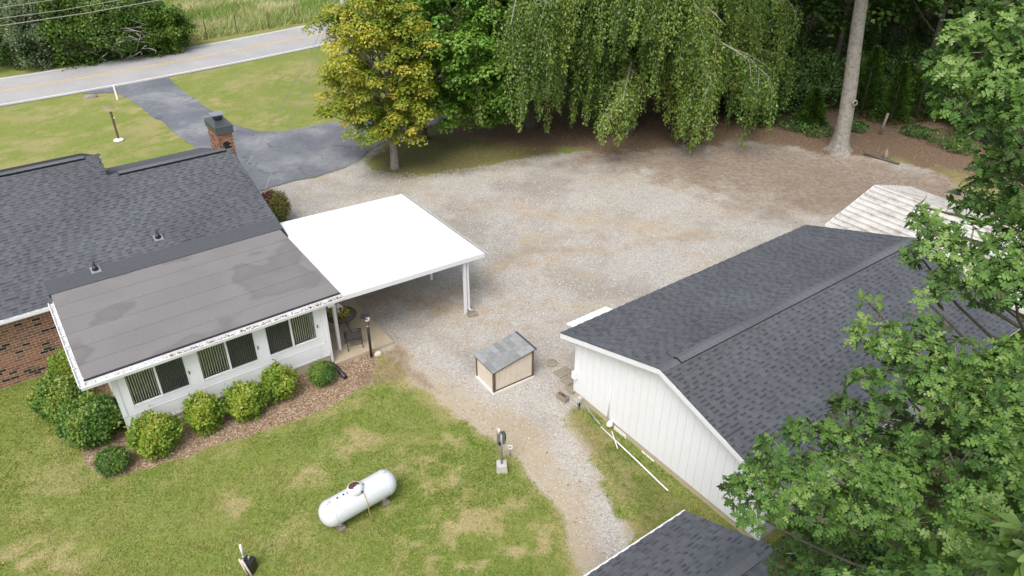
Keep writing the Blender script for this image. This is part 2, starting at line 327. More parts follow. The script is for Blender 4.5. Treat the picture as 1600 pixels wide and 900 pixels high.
def grid_axis(segs):
    out = [segs[0][0]]
    for a, b, s0, s1 in segs:
        x = a
        while x < b-1e-6:
            f = (x-a)/(b-a); x += s0+(s1-s0)*f; out.append(min(x, b))
    return np.array(out)
gx = grid_axis([(-900, -110, 120, 20), (-110, -40, 6, .5), (-40, -16, .5, .2), (-16, 14, .16, .16), (14, 40, .2, .5), (40, 110, .5, 6), (110, 900, 20, 120)])
gy = grid_axis([(-600, -20, 90, 6), (-20, 6, 3, .2), (6, 26, .14, .16), (26, 50, .16, .3), (50, 100, .3, 1.5), (100, 1500, 4, 150)])
XX, YY = np.meshgrid(gx, gy); P = np.stack([XX.ravel(), YY.ravel()], 1); nxg, nyg = len(gx), len(gy)
near = (np.abs(P[:, 0]) < 70) & (P[:, 1] > -5) & (P[:, 1] < 130)
def masks(P):
    wob = (fbm(P[:, 0]*1.2, P[:, 1]*1.2, 3, 5)-.5)
    gr = sstep(-.28, .28, sdf(P, gravel_poly)+wob*1.1)
    mu = sstep(-.12, .12, sdf(P, mulch_poly)+wob*.5)
    li = sstep(-1.2, 1.2, sdf(P, litter_poly)+wob*2.5)
    br = sstep(-4.5, 2.2, sdf(P, brown_poly)+wob*5)*.60
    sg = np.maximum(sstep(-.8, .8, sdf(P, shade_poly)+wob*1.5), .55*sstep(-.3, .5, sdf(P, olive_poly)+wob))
    st = np.maximum(sstep(-.5, .5, sdf(P, straw_poly)+wob*1.4), sstep(-.4, .4, sdf(P, straw2_poly)+wob*1.2)); s3 = sstep(-.25, .35, sdf(P, straw3_poly)+wob*1.0); st = np.maximum(st, s3); br = np.maximum(br, s3*.55)
    fi = sstep(-.5, .8, sdf(P, field_poly)+wob)
    d2 = 0; dn = fbm(P[:, 0]*.35, P[:, 1]*.35, 11, 5); d2 = fbm(P[:, 0]*1.7, P[:, 1]*1.7, 21, 4); d4 = fbm(P[:, 0]*2.3+9, P[:, 1]*2.3, 61, 5)
    for pts, wd, kb, ks in track_lines:      # packed dirt worn in by wheels
        d_ = np.full(len(P), 1e9)
        for a_, b_ in zip(pts[:-1], pts[1:]):
            e_ = b_-a_; tt_ = np.clip(((P-a_)@e_)/(e_@e_), 0, 1); d_ = np.minimum(d_, np.hypot(*(P-a_-tt_[:, None]*e_).T))
        m_ = sstep(wd, wd*.15, d_+(d2-.5)*1.6*wd)
        br = np.maximum(br, m_*kb); st = np.maximum(st, m_*ks)
    farness = sstep(22, 32, P[:, 1])
    dry = sstep(.44, .74, dn*.45+d2*.25+d4*.30+farness*.05)*(.5+.1*farness)
    for x, y, r in bare+lawnpatch:
        q = G(x, y); rr = np.hypot(P[:, 0]-q[0], (P[:, 1]-q[1])*1.2)/r
        dry = np.maximum(dry, sstep(2.3, .2, rr)*sstep(.40, .66, d4)*.9)
    return gr, mu, np.maximum(li, br), np.maximum(np.maximum(dry, st*.85), fi*.6), st, fi, sg
res = [np.zeros(len(P)) for _ in range(7)]
rn = masks(P[near])
for a, b in zip(res, rn): a[near] = b
gr, mu, li, dry, st, fi, sg = res
li = np.where(near, li, 0)
Z = (fbm(P[:, 0]*.7, P[:, 1]*.7, 5, 4)-.5)*.035*sstep(200, 60, np.hypot(P[:, 0], P[:, 1])) - .012
V = np.column_stack([P, Z])
i0 = (np.arange(nyg-1)[:, None]*nxg+np.arange(nxg-1)[None, :]).ravel(); F = np.stack([i0, i0+1, i0+1+nxg, i0+nxg], 1)
fc = lambda a: a[F].mean(1)
cls = np.zeros(len(F), int); cls[fc(gr) > .5] = 1; cls[fc(mu) > .5] = 2; cls[(fc(li) > .55) & (fc(gr) < .5)] = 3; cls[fc(fi) > .5] = 4

t = NT('ground_cover', .95, 0, .15)
ga = t.n('ShaderNodeAttribute'); ga.attribute_name = 'mA'; gb = t.n('ShaderNodeAttribute'); gb.attribute_name = 'mB'
sp = t.n('ShaderNodeSeparateColor'); t.L(ga.outputs['Color'], sp.inputs[0]); sq = t.n('ShaderNodeSeparateColor'); t.L(gb.outputs['Color'], sq.inputs[0])
fine = t.noise(26, 5, .8); mid = t.noise(5, 5, .7); big = t.noise(.45, 4, .6); grit = t.noise(55, 2, .6)
grass = t.ramp(fine, [(.28, (.08, .12, .022)), (.45, (.155, .205, .038)), (.6, (.24, .275, .068)), (.75, (.36, .36, .13))])
grass = t.mix(t.ramp(big, [(.4, 0.), (.62, .45)]), grass, t.ramp(fine, [(.3, (.17, .165, .05)), (.7, (.37, .345, .13))]))
grass = t.mix(t.ramp(mid, [(.35, .35), (.5, 0.)]), grass, (.085, .13, .03))
dryc = t.ramp(fine, [(.25, (.20, .145, .07)), (.5, (.40, .31, .17)), (.75, (.58, .47, .29))])
def thr(mask, nz, amt=.9, lo=.42, hi=.58):  # break the mask up with noise
    return t.ramp(t.math('ADD', mask, t.math('MULTIPLY', t.math('SUBTRACT', nz, .5), amt)), [(lo, 0.), (hi, 1.)])
nmf = t.math('ADD', t.math('MULTIPLY', mid, .5), t.math('MULTIPLY', fine, .5)); base = t.mix(t.math('MULTIPLY', thr(sp.outputs[2], nmf, 1.7, .1, 1.0), .8), grass, dryc)
vg = t.n('ShaderNodeTexVoronoi'); vg.inputs['Scale'].default_value = 26; t.L(t.coord(), vg.inputs['Vector'])
vsep = t.n('ShaderNodeSeparateColor'); t.L(vg.outputs['Color'], vsep.inputs[0])
gcol = t.ramp(vsep.outputs[0], [(.0, (.27, .255, .235)), (.15, (.37, .357, .34)), (.6, (.43, .418, .402)), (.95, (.50, .488, .472))])
gcol = t.mix(1.0, gcol, t.ramp(fine, [(.3, .86), (.7, 1.12)]), 'MULTIPLY')
stn = t.ramp(t.math('MULTIPLY', t.noise(.27, 5, .65), t.noise(1.3, 6, .75)), [(.23, 0.), (.38, .7)])
gcol = t.mix(stn, gcol, t.ramp(fine, [(.25, (.24, .17, .10)), (.7, (.48, .38, .25))]))
dk = t.ramp(t.noise(.21, 5, .62), [(.48, 0.), (.62, .6)]); gcol = t.mix(dk, gcol, t.ramp(fine, [(.3, (.17, .15, .13)), (.7, (.33, .30, .27))]))
gcol = t.mix(t.math('MULTIPLY', sq.outputs[0], t.ramp(mid, [(.35, .95), (.65, .35)])), gcol, t.ramp(fine, [(.25, (.26, .20, .125)), (.5, (.41, .345, .235)), (.75, (.56, .49, .36))]))
spk = t.ramp(t.noise(17, 3, .7), [(.60, 0.), (.68, .6)]); gcol = t.mix(spk, gcol, (.17, .12, .085)); gcol = t.mix(1.0, gcol, (.975, .95, .89), 'MULTIPLY')
base = t.mix(thr(sp.outputs[0], nmf, .9, .2, .8), base, gcol)
mul = t.ramp(vsep.outputs[1], [(.1, (.09, .055, .035)), (.45, (.23, .15, .095)), (.75, (.40, .29, .19)), (.97, (.60, .50, .38))])
mul = t.mix(.4, mul, t.ramp(fine, [(.3, (.12, .075, .045)), (.7, (.38, .27, .18))]))
base = t.mix(thr(sp.outputs[1], mid, .5, .4, .6), base, mul)
lit = t.ramp(t.noise(15, 5, .8), [(.34, (.05, .032, .02)), (.48, (.15, .10, .066)), (.58, (.25, .175, .12)), (.72, (.46, .36, .26))])
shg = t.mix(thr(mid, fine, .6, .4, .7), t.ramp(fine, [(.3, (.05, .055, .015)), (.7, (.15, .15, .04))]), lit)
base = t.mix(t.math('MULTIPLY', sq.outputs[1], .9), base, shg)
la = t.n('ShaderNodeAttribute'); la.attribute_name = 'mL'
nm3 = t.math('ADD', t.math('MULTIPLY', t.noise(15, 5, .8), .55), t.math('MULTIPLY', t.noise(3.5, 5, .7), .45)); base = t.mix(thr(la.outputs['Fac'], nm3, 1.7, .28, .78), base, lit)
t.color(base); t.bump(fine, .55, .03); M['ground'] = t.m
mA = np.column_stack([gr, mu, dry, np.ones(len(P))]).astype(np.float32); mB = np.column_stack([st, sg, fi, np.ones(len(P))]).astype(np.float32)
for k, nm in enumerate(['lawn', 'gravel_yard', 'mulch_bed', 'leaf_litter_ground', 'meadow']):
    f = F[cls == k]; u, inv = np.unique(f, return_inverse=True); f = inv.reshape(f.shape)
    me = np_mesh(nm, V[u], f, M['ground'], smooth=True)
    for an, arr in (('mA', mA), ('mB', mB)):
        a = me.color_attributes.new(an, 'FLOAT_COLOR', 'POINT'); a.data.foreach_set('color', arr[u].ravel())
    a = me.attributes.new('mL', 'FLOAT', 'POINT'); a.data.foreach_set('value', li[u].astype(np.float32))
    tag(link(nm, me), kind='structure')

# ------------------------------------------------------------------ road and driveway
def strip(a, b, z):
    n = len(a); V = [(p[0], p[1], z) for p in a]+[(p[0], p[1], z) for p in b]
    return V, [(i, i+1, n+i+1, n+i) for i in range(n-1)]
nearE = [G(x, y)[:2] for x, y in [(0, 163), (130, 143.5), (265, 118.7), (400, 89.5), (482, 74)]]
farE = [G(x, y)[:2] for x, y in [(0, 124), (120, 104.5), (245, 84), (400, 55.5), (482, 41)]]
cen = np.array([(a+b)/2 for a, b in zip(nearE, farE)]); wid = np.mean([np.linalg.norm(a-b) for a, b in zip(nearE, farE)])
dr = cen[-1]-cen[0]; dr = dr/np.linalg.norm(dr); nr = np.array([-dr[1], dr[0]])
s_ = (cen-cen[0])@dr; h_ = (cen-cen[0])@nr; pc = np.polyfit(s_, h_, 2)
# road width measured across the carriageway
wn = [abs((G(x1, y1)[:2]-cen[0])@nr - np.polyval(pc, (G(x1, y1)[:2]-cen[0])@dr)) for x1, y1 in [(0, 163), (265, 118.7), (400, 89.5), (0, 124), (245, 84), (400, 55.5)]]
half = float(np.mean(wn))
def road_pt(s, off):
    s1 = min(max(s, s_[0]-6), s_[-1]+6); h = np.polyval(pc, s1)+(2*pc[0]*s1+pc[1])*(s-s1); tang = np.array([1, 2*pc[0]*s1+pc[1]]); tang = tang/np.linalg.norm(tang)
    q = cen[0]+dr*s+nr*h; nn_ = nr*tang[0]-dr*tang[1]; return q+nn_*off
SS = np.linspace(-130, 160, 130)
def road_strip(o0, o1, z, name, mat, parent=None, kind='structure'):
    V, F = strip([road_pt(s, o0) for s in SS], [road_pt(s, o1) for s in SS], z); return MB().add(V, F).build(name, mat, parent, kind=kind)
rd = road_strip(-half-.45, half+.35, .022, 'road', M['road'])
for o in (-half, half): road_strip(o-.07, o+.07, .028, 'edge_line', M['line'], rd, None)
for o in (-.16, .16): road_strip(o-.06, o+.06, .028, 'centre_line', M['yellow'], rd, None)
dpx = [(128, 147), (178, 145), (190, 148), (205, 157), (222, 168), (245, 185), (270, 205), (290, 222), (312, 238), (345, 262), (372, 285), (395, 300), (412, 298), (425, 292), (460, 283), (500, 275), (540, 262), (558, 252), (575, 237), (600, 222), (650, 207), (692, 190),
       (700, 183), (640, 184), (600, 183), (560, 186), (520, 191), (480, 198), (440, 206), (400, 206), (370, 198), (340, 180), (300, 152), (272, 130), (262, 121), (300, 108), (290, 104)]
dp = [G(x, y)[:2] for x, y in dpx]
# densify and roughen the edge a little
dd = []
for i in range(len(dp)):
    a, b = dp[i], dp[(i+1) % len(dp)]; n = max(1, int(np.linalg.norm(b-a)/.35))
    for k in range(n): q = a+(b-a)*k/n; j = (vnoise(np.array([q[0]*1.3]), np.array([q[1]*1.3]), 9)[0]-.5)*.22; dd.append((q[0]+j, q[1]+j))
me = bpy.data.meshes.new('driveway'); me.from_pydata([(x, y, .016) for x, y in dd], [], [tuple(range(len(dd)))]); me.materials.append(M['drive'])
tag(link('driveway', me), kind='structure')

# ------------------------------------------------------------------ shingles
def roof_frame(o, ex, ey):
    ex = np.array(ex, float); ex /= np.linalg.norm(ex); ey = np.array(ey, float); ey /= np.linalg.norm(ey); n = np.cross(ex, ey); return np.array(o, float), ex, ey, n/np.linalg.norm(n)
_shm = {}
def shingle_mesh(wc, v, mat, expo, tab):
    k = (wc, round(v, 1), mat.name, expo, tab)
    if k not in _shm:
        b = MB(); w_ = .07*wc if tab < 2 else expo*1.0*wc; h = (.013 if tab == 1 else .005) if tab < 2 else .010
        o0 = .012 if tab == 1 else 0
        b.add([(0, -o0, 0), (w_, -o0, 0), (w_, expo, 0), (0, expo, 0), (0.003, -o0, h), (w_-.003, -o0, h), (w_-.003, expo, .002), (0.003, expo, .002)],
              [(4, 5, 6, 7), (0, 1, 5, 4), (1, 2, 6, 5), (3, 0, 4, 7)], v)
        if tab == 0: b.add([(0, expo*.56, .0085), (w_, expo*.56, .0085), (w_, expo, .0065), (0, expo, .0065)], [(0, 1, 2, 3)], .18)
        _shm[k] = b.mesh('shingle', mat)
    return _shm[k]
def shingles(parent, fr, W_, H_, expo=.143, inside=None, mat=None, nparts=0, seed=1, wmin=2, wmax=3, world=None):
    """every tab is a raised piece; the nearest ones are objects, the rest one joined part"""
    mat = mat or M['shingle']; o, ex, ey, n = fr; r = random.Random(seed); items = []
    j = 0
    while j*expo < H_-.02:
        x = -r.random()*.2; tab = r.randint(0, 1)
        while x < W_:
            wc = r.randint(wmin, wmax); w_ = .07*wc; x0 = max(x, 0); x1 = min(x+w_, W_)
            if x1-x0 > .02:
                if inside is None or inside((x0+x1)/2, (j+.5)*expo):
                    v = r.choice([.56, .60, .64, .68]) if tab else r.choice([.50, .54, .58])
                    items.append((x0, x1, j*expo, tab, v, wc))
            x += w_; tab = 1-tab if r.random() < .88 else tab
        j += 1
    def wp(x, y): return o+ex*x+ey*y
    if nparts:
        Mw = parent.matrix_world if world is None else world
        full = [it for it in items if abs((it[1]-it[0])-.07*it[5]) < 1e-6]
        full.sort(key=lambda it: (Mw @ Vector(wp(it[0], it[2]))-Vector((0, 0, CH))).length); pick = set(id(q) for q in full[:nparts])
    else: pick = set()
    rot = Matrix((ex, ey, n)).transposed().to_euler()
    b = MB()
    for it in items:
        x0, x1, y0, tab, v, wc = it
        if id(it) in pick: link('shingle', shingle_mesh(wc, v, mat, expo, tab), parent, wp(x0, y0)+n*.004, rot); continue
        h = .013 if tab else .005; o0 = .012 if tab else 0
        q = [wp(x0, y0-o0), wp(x1, y0-o0), wp(x1, y0+expo), wp(x0, y0+expo)]
        b.add([q[0], q[1], q[2], q[3], q[0]+n*(h+.004), q[1]+n*(h+.004), q[2]+n*.006, q[3]+n*.006], [(4, 5, 6, 7), (0, 1, 5, 4), (1, 2, 6, 5), (3, 0, 4, 7)], v)
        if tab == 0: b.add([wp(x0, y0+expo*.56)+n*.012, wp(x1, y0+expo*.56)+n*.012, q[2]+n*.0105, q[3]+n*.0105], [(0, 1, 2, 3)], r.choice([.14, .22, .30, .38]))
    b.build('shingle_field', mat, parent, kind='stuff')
def ridge_vent(parent, a, b_, nrm_dir, half_w, drop, name='ridge_cap', step=.30, lift=.05, mat=None):
    """overlapping cap shingles on a raised vent; nrm_dir = horizontal unit vector across the ridge"""
    a, b_ = np.array(a, float), np.array(b_, float); L = np.linalg.norm(b_-a); d = (b_-a)/L; c = np.array(nrm_dir, float); up = np.array([0, 0, 1.]); n = int(L/step)
    core = MB(); z0 = up*.0
    core.extr([a-c*half_w*.88-up*drop*.93, a+c*half_w*.88-up*drop*.93, a+c*half_w*.88-up*(drop*.93-lift*.8), a+up*lift*.9, a-c*half_w*.88-up*(drop*.93-lift*.8)], d*L); core.build('ridge_vent_core', M['underlay'], parent)  # near-black core paints the shadow line in the gap under the caps
    for i in range(n):
        p = a+d*(L*i/n); l = L/n*1.0; b = MB(); k = .5+.5*math.sin(i*12.9898)*.9
        t0, t1 = .026+lift, .016+lift
        pts = []
        for q, th in ((p, t0), (p+d*l, t1)):
            pts.append([q-c*half_w-up*(drop-th), q-c*half_w*.35-up*(drop*.26-th), q+up*(th+.004), q+c*half_w*.35-up*(drop*.26-th), q+c*half_w-up*(drop-th)])
        V_ = pts[0]+pts[1]+[x-up*.014 for x in pts[0]]; b.add(V_, [(0, 5, 6, 1), (1, 6, 7, 2), (2, 7, 8, 3), (3, 8, 9, 4), (0, 1, 11, 10), (1, 2, 12, 11), (2, 3, 13, 12), (3, 4, 14, 13)], k)
        b.build(name, mat or M['ridge'], parent)

# ------------------------------------------------------------------ the house with its sunroom
HA = R(35.84); HO = (-12.08, 17.715, 0)
house = thing('brick_house', 'brick ranch house with charcoal shingle roof, chimney and white flat-roofed sunroom', 'house', HO, HA)
bpy.context.view_layer.update()
HM = Matrix.Translation(HO) @ Matrix.Rotation(HA, 4, 'Z'); HI = HM.inverted()
def toH(p): q = HI @ Vector(p); return np.array(q)
def onplane(x, y, plane, inv=HI):   # plane = (point, normal) in local coords
    o = np.array(inv @ Vector((0, 0, CH))); d = np.array(inv.to_3x3() @ Vector(ray(x, y))); p0, n0 = map(np.array, plane)
    return o+d*(((p0-o)@n0)/(d@n0))
EZ, EY, RY, RZ, RX = 2.84, 5.0, 10.65, 4.64, 7.615; SL = (RZ-EZ)/(RY-EY)
pl = ((0, EY, EZ), (0, -SL, 1)); cs = math.hypot(RY-EY, RZ-EZ)
J = onplane(150, 243, pl); J2 = onplane(172, 274, pl)            # the taller left wing's ridge end
XL = -14.0; RY2 = J[1]; RZ2 = J[2]; XJ = (J[0]+J2[0])/2
# walls
b = MB(); b.box(XL, 0, 5.42, 5.60, 0, 2.75); b.build('backing_wall', M['mortar'], house)
b = MB(); b.box(7.05, 7.2, 5.45, 15.9, 0, 2.75)
b.extr([(7.05, 5.45, 2.75), (7.05, 15.9, 2.75), (7.05, RY, RZ-.12)], (.15, 0, 0)); b.box(XL, 7.2, 15.9, 16.05, 0, 2.75); b.build('rear_wall', BR[1], house)
# bricks of the wall beside the sunroom
bl, bh, mj = .255, .084, .019; bricks = []; r_ = random.Random(4); row = 0; z = .03
while z+bh < 2.72:
    x = -XL and -9.0-(row % 2)*(bl+mj)/2
    while x < -.02:
        x1 = min(x+bl, -.0); bricks.append((x, x1, z, r_.choices([0, 1, 2, 3], [.42, .25, .2, .13])[0], r_.uniform(-.002, .003))); x += bl+mj
    z += bh+mj; row += 1
full = [q for q in bricks if abs(q[1]-q[0]-bl) < 1e-6 and -3.9 < q[0]]; full.sort(key=lambda q: -q[2]*.2+abs(q[0]+1.6)); pick = set(id(q) for q in full[:300])
bm_ = [MB().box(0, bl, -.008, .03, 0, bh).mesh('brick', m) for m in BR]; rest = [MB() for _ in BR]
for q in bricks:
    if id(q) in pick: link('brick', bm_[q[3]], house, (q[0], 5.42+q[4], q[2]))
    else: rest[q[3]].box(q[0], q[1], 5.412+q[4], 5.45, q[2], q[2]+bh)
for k, b in enumerate(rest): b.build('brick_field', BR[k], house, kind='stuff')
MB().box(-4.05, -3.2, 5.35, 5.44, .12, .34).build('crawlspace_vent', M['alu'], house)
# eave fascia, soffit and gutter on the brick side
b = MB(); b.box(XL, -.78, EY+.02, 5.45, 2.70, 2.73); b.box(XL, -.70, EY, EY+.03, 2.66, 2.83); b.build('soffit', M['trim'], house)
b = MB(); b.box(XL, -.80, EY-.10, EY-.005, 2.70, 2.72); b.box(XL, -.80, EY-.115, EY-.10, 2.70, 2.80); b.box(XL, -.8, EY-.012, EY-.002, 2.72, 2.82); b.build('gutter', M['trim'], house)
# roof deck, both slopes; left wing ridge is taller
b = MB(); T = .14
def deck(x0, x1, ye, ze, yr, zr, yb, zb):
    b.extr([(x0, ye, ze-.05), (x0, yb, zb-.05), (x0, yb, zb), (x0, yr, zr), (x0, ye, ze)], (x1-x0, 0, 0))
deck(XJ, RX, EY, EZ, RY, RZ, 16.3, EZ); deck(XL, XJ-.003, EY, EZ, RY2, RZ2, 2*RY2-EY, EZ)
b.build('roof_deck', M['underlay'], house)
fr = roof_frame((XL, EY-.02, EZ), (1, 0, 0), (0, 1, SL)); hl = math.hypot(RY2-EY, RZ2-EZ)
fl0 = (5.45-EY)/math.cos(math.atan(SL)); 
def ins(x, y):
    X = x+XL; Y = EY-.02+y*math.cos(math.atan(SL))
    if X > XJ and Y > RY-.02: return False
    if X > -.70 and Y < 6.0: return False
    return True
shingles(house, fr, RX-XL, hl, expo=.162, inside=ins, seed=3)
fr2 = roof_frame((RX, 16.3, EZ), (-1, 0, 0), (0, -1, SL)); b = MB()
for j in range(40): 
    q = .143*j
    if q > 5.8: break
    for x0, x1 in ((0, RX-XJ),):
        p = [fr2[0]+fr2[1]*x0+fr2[2]*q, fr2[0]+fr2[1]*x1+fr2[2]*q, fr2[0]+fr2[1]*x1+fr2[2]*(q+.15), fr2[0]+fr2[1]*x0+fr2[2]*(q+.15)]
        b.add([p[0]+fr2[3]*.012, p[1]+fr2[3]*.012, p[2]+fr2[3]*.003, p[3]+fr2[3]*.003], [(0, 1, 2, 3)], .5)
b.build('rear_slope', M['shingle'], house)
# ridge vents and rake trims
ridge_vent(house, (onplane(184, 268, ((0, RY, 0), (0, 1, 0)))[0], RY, RZ), (RX-.25, RY, RZ), (0, 1, 0), .16, .045, lift=.08)
ridge_vent(house, (XL, RY2, RZ2), (J[0]-.45, RY2, RZ2), (0, 1, 0), .16, .045, lift=.08)
b = MB(); b.extr([(RX, EY, EZ-.15), (RX, RY, RZ-.15), (RX, RY, RZ+.015), (RX, EY, EZ+.015)], (.02, 0, 0)); b.extr([(RX, 16.3, EZ-.15), (RX, 16.3, EZ+.01), (RX, RY, RZ+.015), (RX, RY, RZ-.15)], (.02, 0, 0)); b.build('rake_trim', M['flash'], house)
# flashing strip where the membrane runs up the shingles
SY = 5.45; b = MB(); b.extr([(-.72, SY-.03, EZ+(SY-.03-EY)*SL+.016), (RX+.01, SY-.03, EZ+(SY-.03-EY)*SL+.016), (RX+.01, 6.08, EZ+(6.08-EY)*SL+.016), (-.72, 6.08, EZ+(6.08-EY)*SL+.016)], (0, 0, .012)); b.build('flashing', M['flash'], house)
# flat membrane roof in strips with lapped seams
MX0, MX1, MY0, MZ0, MZ1 = -.66, 7.50, -.13, 2.85, 2.98; ns = 6
for i in range(ns):
    y0 = MY0+(SY-MY0)*i/ns; y1 = MY0+(SY-MY0)*(i+1)/ns+.06; z0 = MZ0+(MZ1-MZ0)*(y0-MY0)/(SY-MY0); z1 = MZ0+(MZ1-MZ0)*(y1-MY0)/(SY-MY0); e = .007
    b = MB(); b.hexa([(MX0, y0, z0-.03), (MX1, y0, z0-.03), (MX1, y1, z1-.04), (MX0, y1, z1-.04), (MX0, y0, z0+e), (MX1, y0, z0+e), (MX1, y1, z1-.004), (MX0, y1, z1-.004)], random.random()); b.build('membrane_strip', M['membrane'], house)
# sunroom gutters: channel with hangers, front and left
def gutter(parent, p0, p1, outn, w_=.13, h=.11, nh=8):
    p0, p1, o = np.array(p0, float), np.array(p1, float), np.array(outn, float); d = p1-p0; up = np.array([0, 0, 1.])
    b = MB(); b.extr([p0, p0+o*w_, p0+o*w_+up*.05, p0+up*.05], d); b.build('gutter_floor', M['gutter'], parent)
    b = MB(); b.extr([p0+o*w_, p0+o*(w_+.015), p0+o*(w_+.03)+up*h, p0+o*w_+up*h], d); b.extr([p0-o*.012, p0, p0+up*(h+.02), p0-o*.012+up*(h+.02)], d); b.build('gutter_lip', M['trim'], parent)
    for k in range(nh):
        q = p0+d*(k+.5)/nh; u = d/np.linalg.norm(d); b = MB(); b.extr([q+up*(h-.02), q+o*w_+up*(h-.02), q+o*w_+up*(h-.005), q+up*(h-.005)], u*.02); b.build('gutter_hanger', M['trim'], parent)
gutter(house, (-.80, -.15, 2.72), (7.50, -.15, 2.72), (0, -1, 0), .21, .11, 11)
gutter(house, (-.68, -.22, 2.72), (-.68, 5.0, 2.82), (-1, 0, 0), .13, .11, 8)
b = MB(); b.box(-.66, 7.49, -.145, -.11, 2.66, 2.84); b.box(-.66, 7.4, -.17, 0, 2.66, 2.69); b.box(-.665, 0, -.2, 5.0, 2.66, 2.69); b.box(-.67, -.645, -.2, 5.0, 2.66, 2.86); b.box(6.8, 7.49, 0, 5.0, 2.66, 2.69); b.build('fascia', M['trim'], house)
b = MB(); b.box(-.66, 7.48, -.135, -.07, 2.864, 2.892); b.build('drip_edge', M['black'], house)
b = MB()
for i in range(240):
    x = 7.4-5.8*random.random()**1.4; yy_ = -.25+random.uniform(-.08, .07); b.add([(x, yy_, 2.775), (x+.06, yy_+.01, 2.79), (x+.03, yy_+.035, 2.80)], [(0, 1, 2)], random.random())
b.build('gutter_leaves', vmat('dead_leaf', [(0, (.05, .03, .015)), (1, (.25, .15, .07))], .9, .1), house, kind='stuff')
# sunroom walls with three twin windows
SR = 6.80; zb0, zt0 = .43, 2.66; wy = .10
MB().box(-.01, SR+.01, .02, 5.3, 0, .40).build('foundation', M['found'], house)
wins = []
for pxl, pxr in (((207, 634), (299, 601)), ((317, 595), (405, 561)), ((421, 557), (497, 527))):
    a = onplane(*pxl, ((0, 0, 0), (0, 1, 0))); c = onplane(*pxr, ((0, 0, 0), (0, 1, 0))); wins.append((a[0], c[0], (a[2]+c[2])/2))
zwb = float(np.mean([q[2] for q in wins])); zwt = 2.52
b = MB(); xs = [0]+[v for q in wins for v in q[:2]]+[SR]
b.box(0, SR, 0, wy, zb0-.03, zwb-.04); b.box(0, SR, 0, wy, zwt+.04, zt0)
for i in range(0, len(xs), 2): b.box(xs[i], xs[i+1], 0, wy, zwb-.04, zwt+.04)
b.build('front_wall', M['whitewall'], house)
b = MB(); b.box(0, .1, wy, 5.3, zb0-.03, zt0); b.box(SR-.1, SR, wy, 5.3, zb0-.03, zt0); b.build('side_wall', M['whitewall'], house)
b = MB(); b.box(-.015, SR+.015, -.010, 0, zb0-.03, zb0+.05); b.box(-.015, SR+.015, -.008, 0, .98, 1.01)
for x in xs[::1]: b.box(x-.035 if x > .1 else -.015, x+.035, -.007, 0, zb0+.052, .978)
for x in (0.05, SR-.05): b.box(x-.07, x+.07, -.022, 0, 1.022, zt0)
b.build('wall_batten', M['trim'], house)
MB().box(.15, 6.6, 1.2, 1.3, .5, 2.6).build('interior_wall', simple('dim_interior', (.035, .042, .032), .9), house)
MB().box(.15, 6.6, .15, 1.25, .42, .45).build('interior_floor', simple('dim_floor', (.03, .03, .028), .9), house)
for wi, (xa, xb, _) in enumerate(wins):
    f = MB(); t_ = .045
    f.box(xa, xb, -.012, .06, zwt-.0, zwt+.045); f.box(xa, xb, -.018, .06, zwb-.045, zwb); f.box(xa-.0, xa+t_, -.012, .06, zwb, zwt); f.box(xb-t_, xb, -.012, .06, zwb, zwt)
    xm = (xa+xb)/2; f.box(xm-.03, xm+.03, -.012, .06, zwb, zwt)
    wo = f.build('window', M['trim'], house)
    for k, (p, q) in enumerate(((xa+t_, xm-.03), (xm+.03, xb-t_))):
        MB().box(p, q, .02, .028, zwb, zwt).build('pane', M['glass'], wo)
        scr = (k == 1) if wi < 2 else (k == 0)
        n = 11 if not scr else 12; mt = M['blinddark'] if scr else M['blind']
        sm = MB().box(-.021, .021, -.002, .002, zwb+.03, zwt-.02).mesh('blind_slat', mt)
        for i in range(n):
            link('blind_slat', sm, wo, (p+(i+.5)*(q-p)/n, .075, 0), (0, 0, R(56 if not scr else 66)))
        if scr:
            t = NT('insect_screen', .8); t.color((.05, .055, .06)); tr = t.n('ShaderNodeBsdfTransparent'); mx = t.n('ShaderNodeMixShader'); mx.inputs[0].default_value = .22
            t.L(tr.outputs[0], mx.inputs[1]); t.L(t.b.outputs[0], mx.inputs[2]); t.L(mx.outputs[0], t.t.nodes['Material Output'].inputs[0])
            MB().box(p, q, .008, .012, zwb, zwt).build('screen', t.m, wo)
    MB().box(xb+.02, xb+.05, -.03, -.012, 1.75, 1.87).build('latch', M['black'], wo)
# chimney behind the ridge
ca, cb_, cl_ = toH(G(336, 200.5, 5.6)), toH(G(362.8, 194.4, 5.6)), toH(G(319.4, 183.9, 5.6))
cw_ = float(np.linalg.norm(cb_-ca)); cd_ = float(np.linalg.norm(cl_-ca)); cx0, cy0 = ca[0], ca[1]
ch = MB().box(cx0+.07, cx0+cw_-.07, cy0+.07, cy0+cd_-.07, 2.0, 5.3).build('chimney', M['mortar'], house)
fieldb = [MB() for _ in BR]; r_ = random.Random(8)
z = 3.9; row = 0
while z < 5.28:
    for face in range(2):
        L_ = cw_-.06 if face == 0 else cd_-.06; x = .03-(row % 2)*.1
        while x < L_:
            x0, x1 = max(x, .03), min(x+.2, L_); k = r_.choices([0, 1, 2, 3], [.5, .3, .15, .05])[0]; e = r_.uniform(0, .006)
            hole = face == 0 and z < 4.95 and x0 > .12 and x1 < cw_-.16
            if x1-x0 > .03 and not (hole and z < 4.86):
                if face == 0: fieldb[k].box(cx0+x0, cx0+x1, cy0+.05-e, cy0+.09, z, z+.067)
                else: fieldb[k].box(cx0+.05-e, cx0+.09, cy0+x0, cy0+x1, z, z+.067)
            x += .211
    z += .078; row += 1
for k, b in enumerate(fieldb): b.build('chimney_bricks', BR[k], ch, kind='stuff')
MB().box(cx0+.18, cx0+cw_-.2, cy0+.055, cy0+.068, 4.5, 4.92).build('chimney_opening', M['dark'], ch)
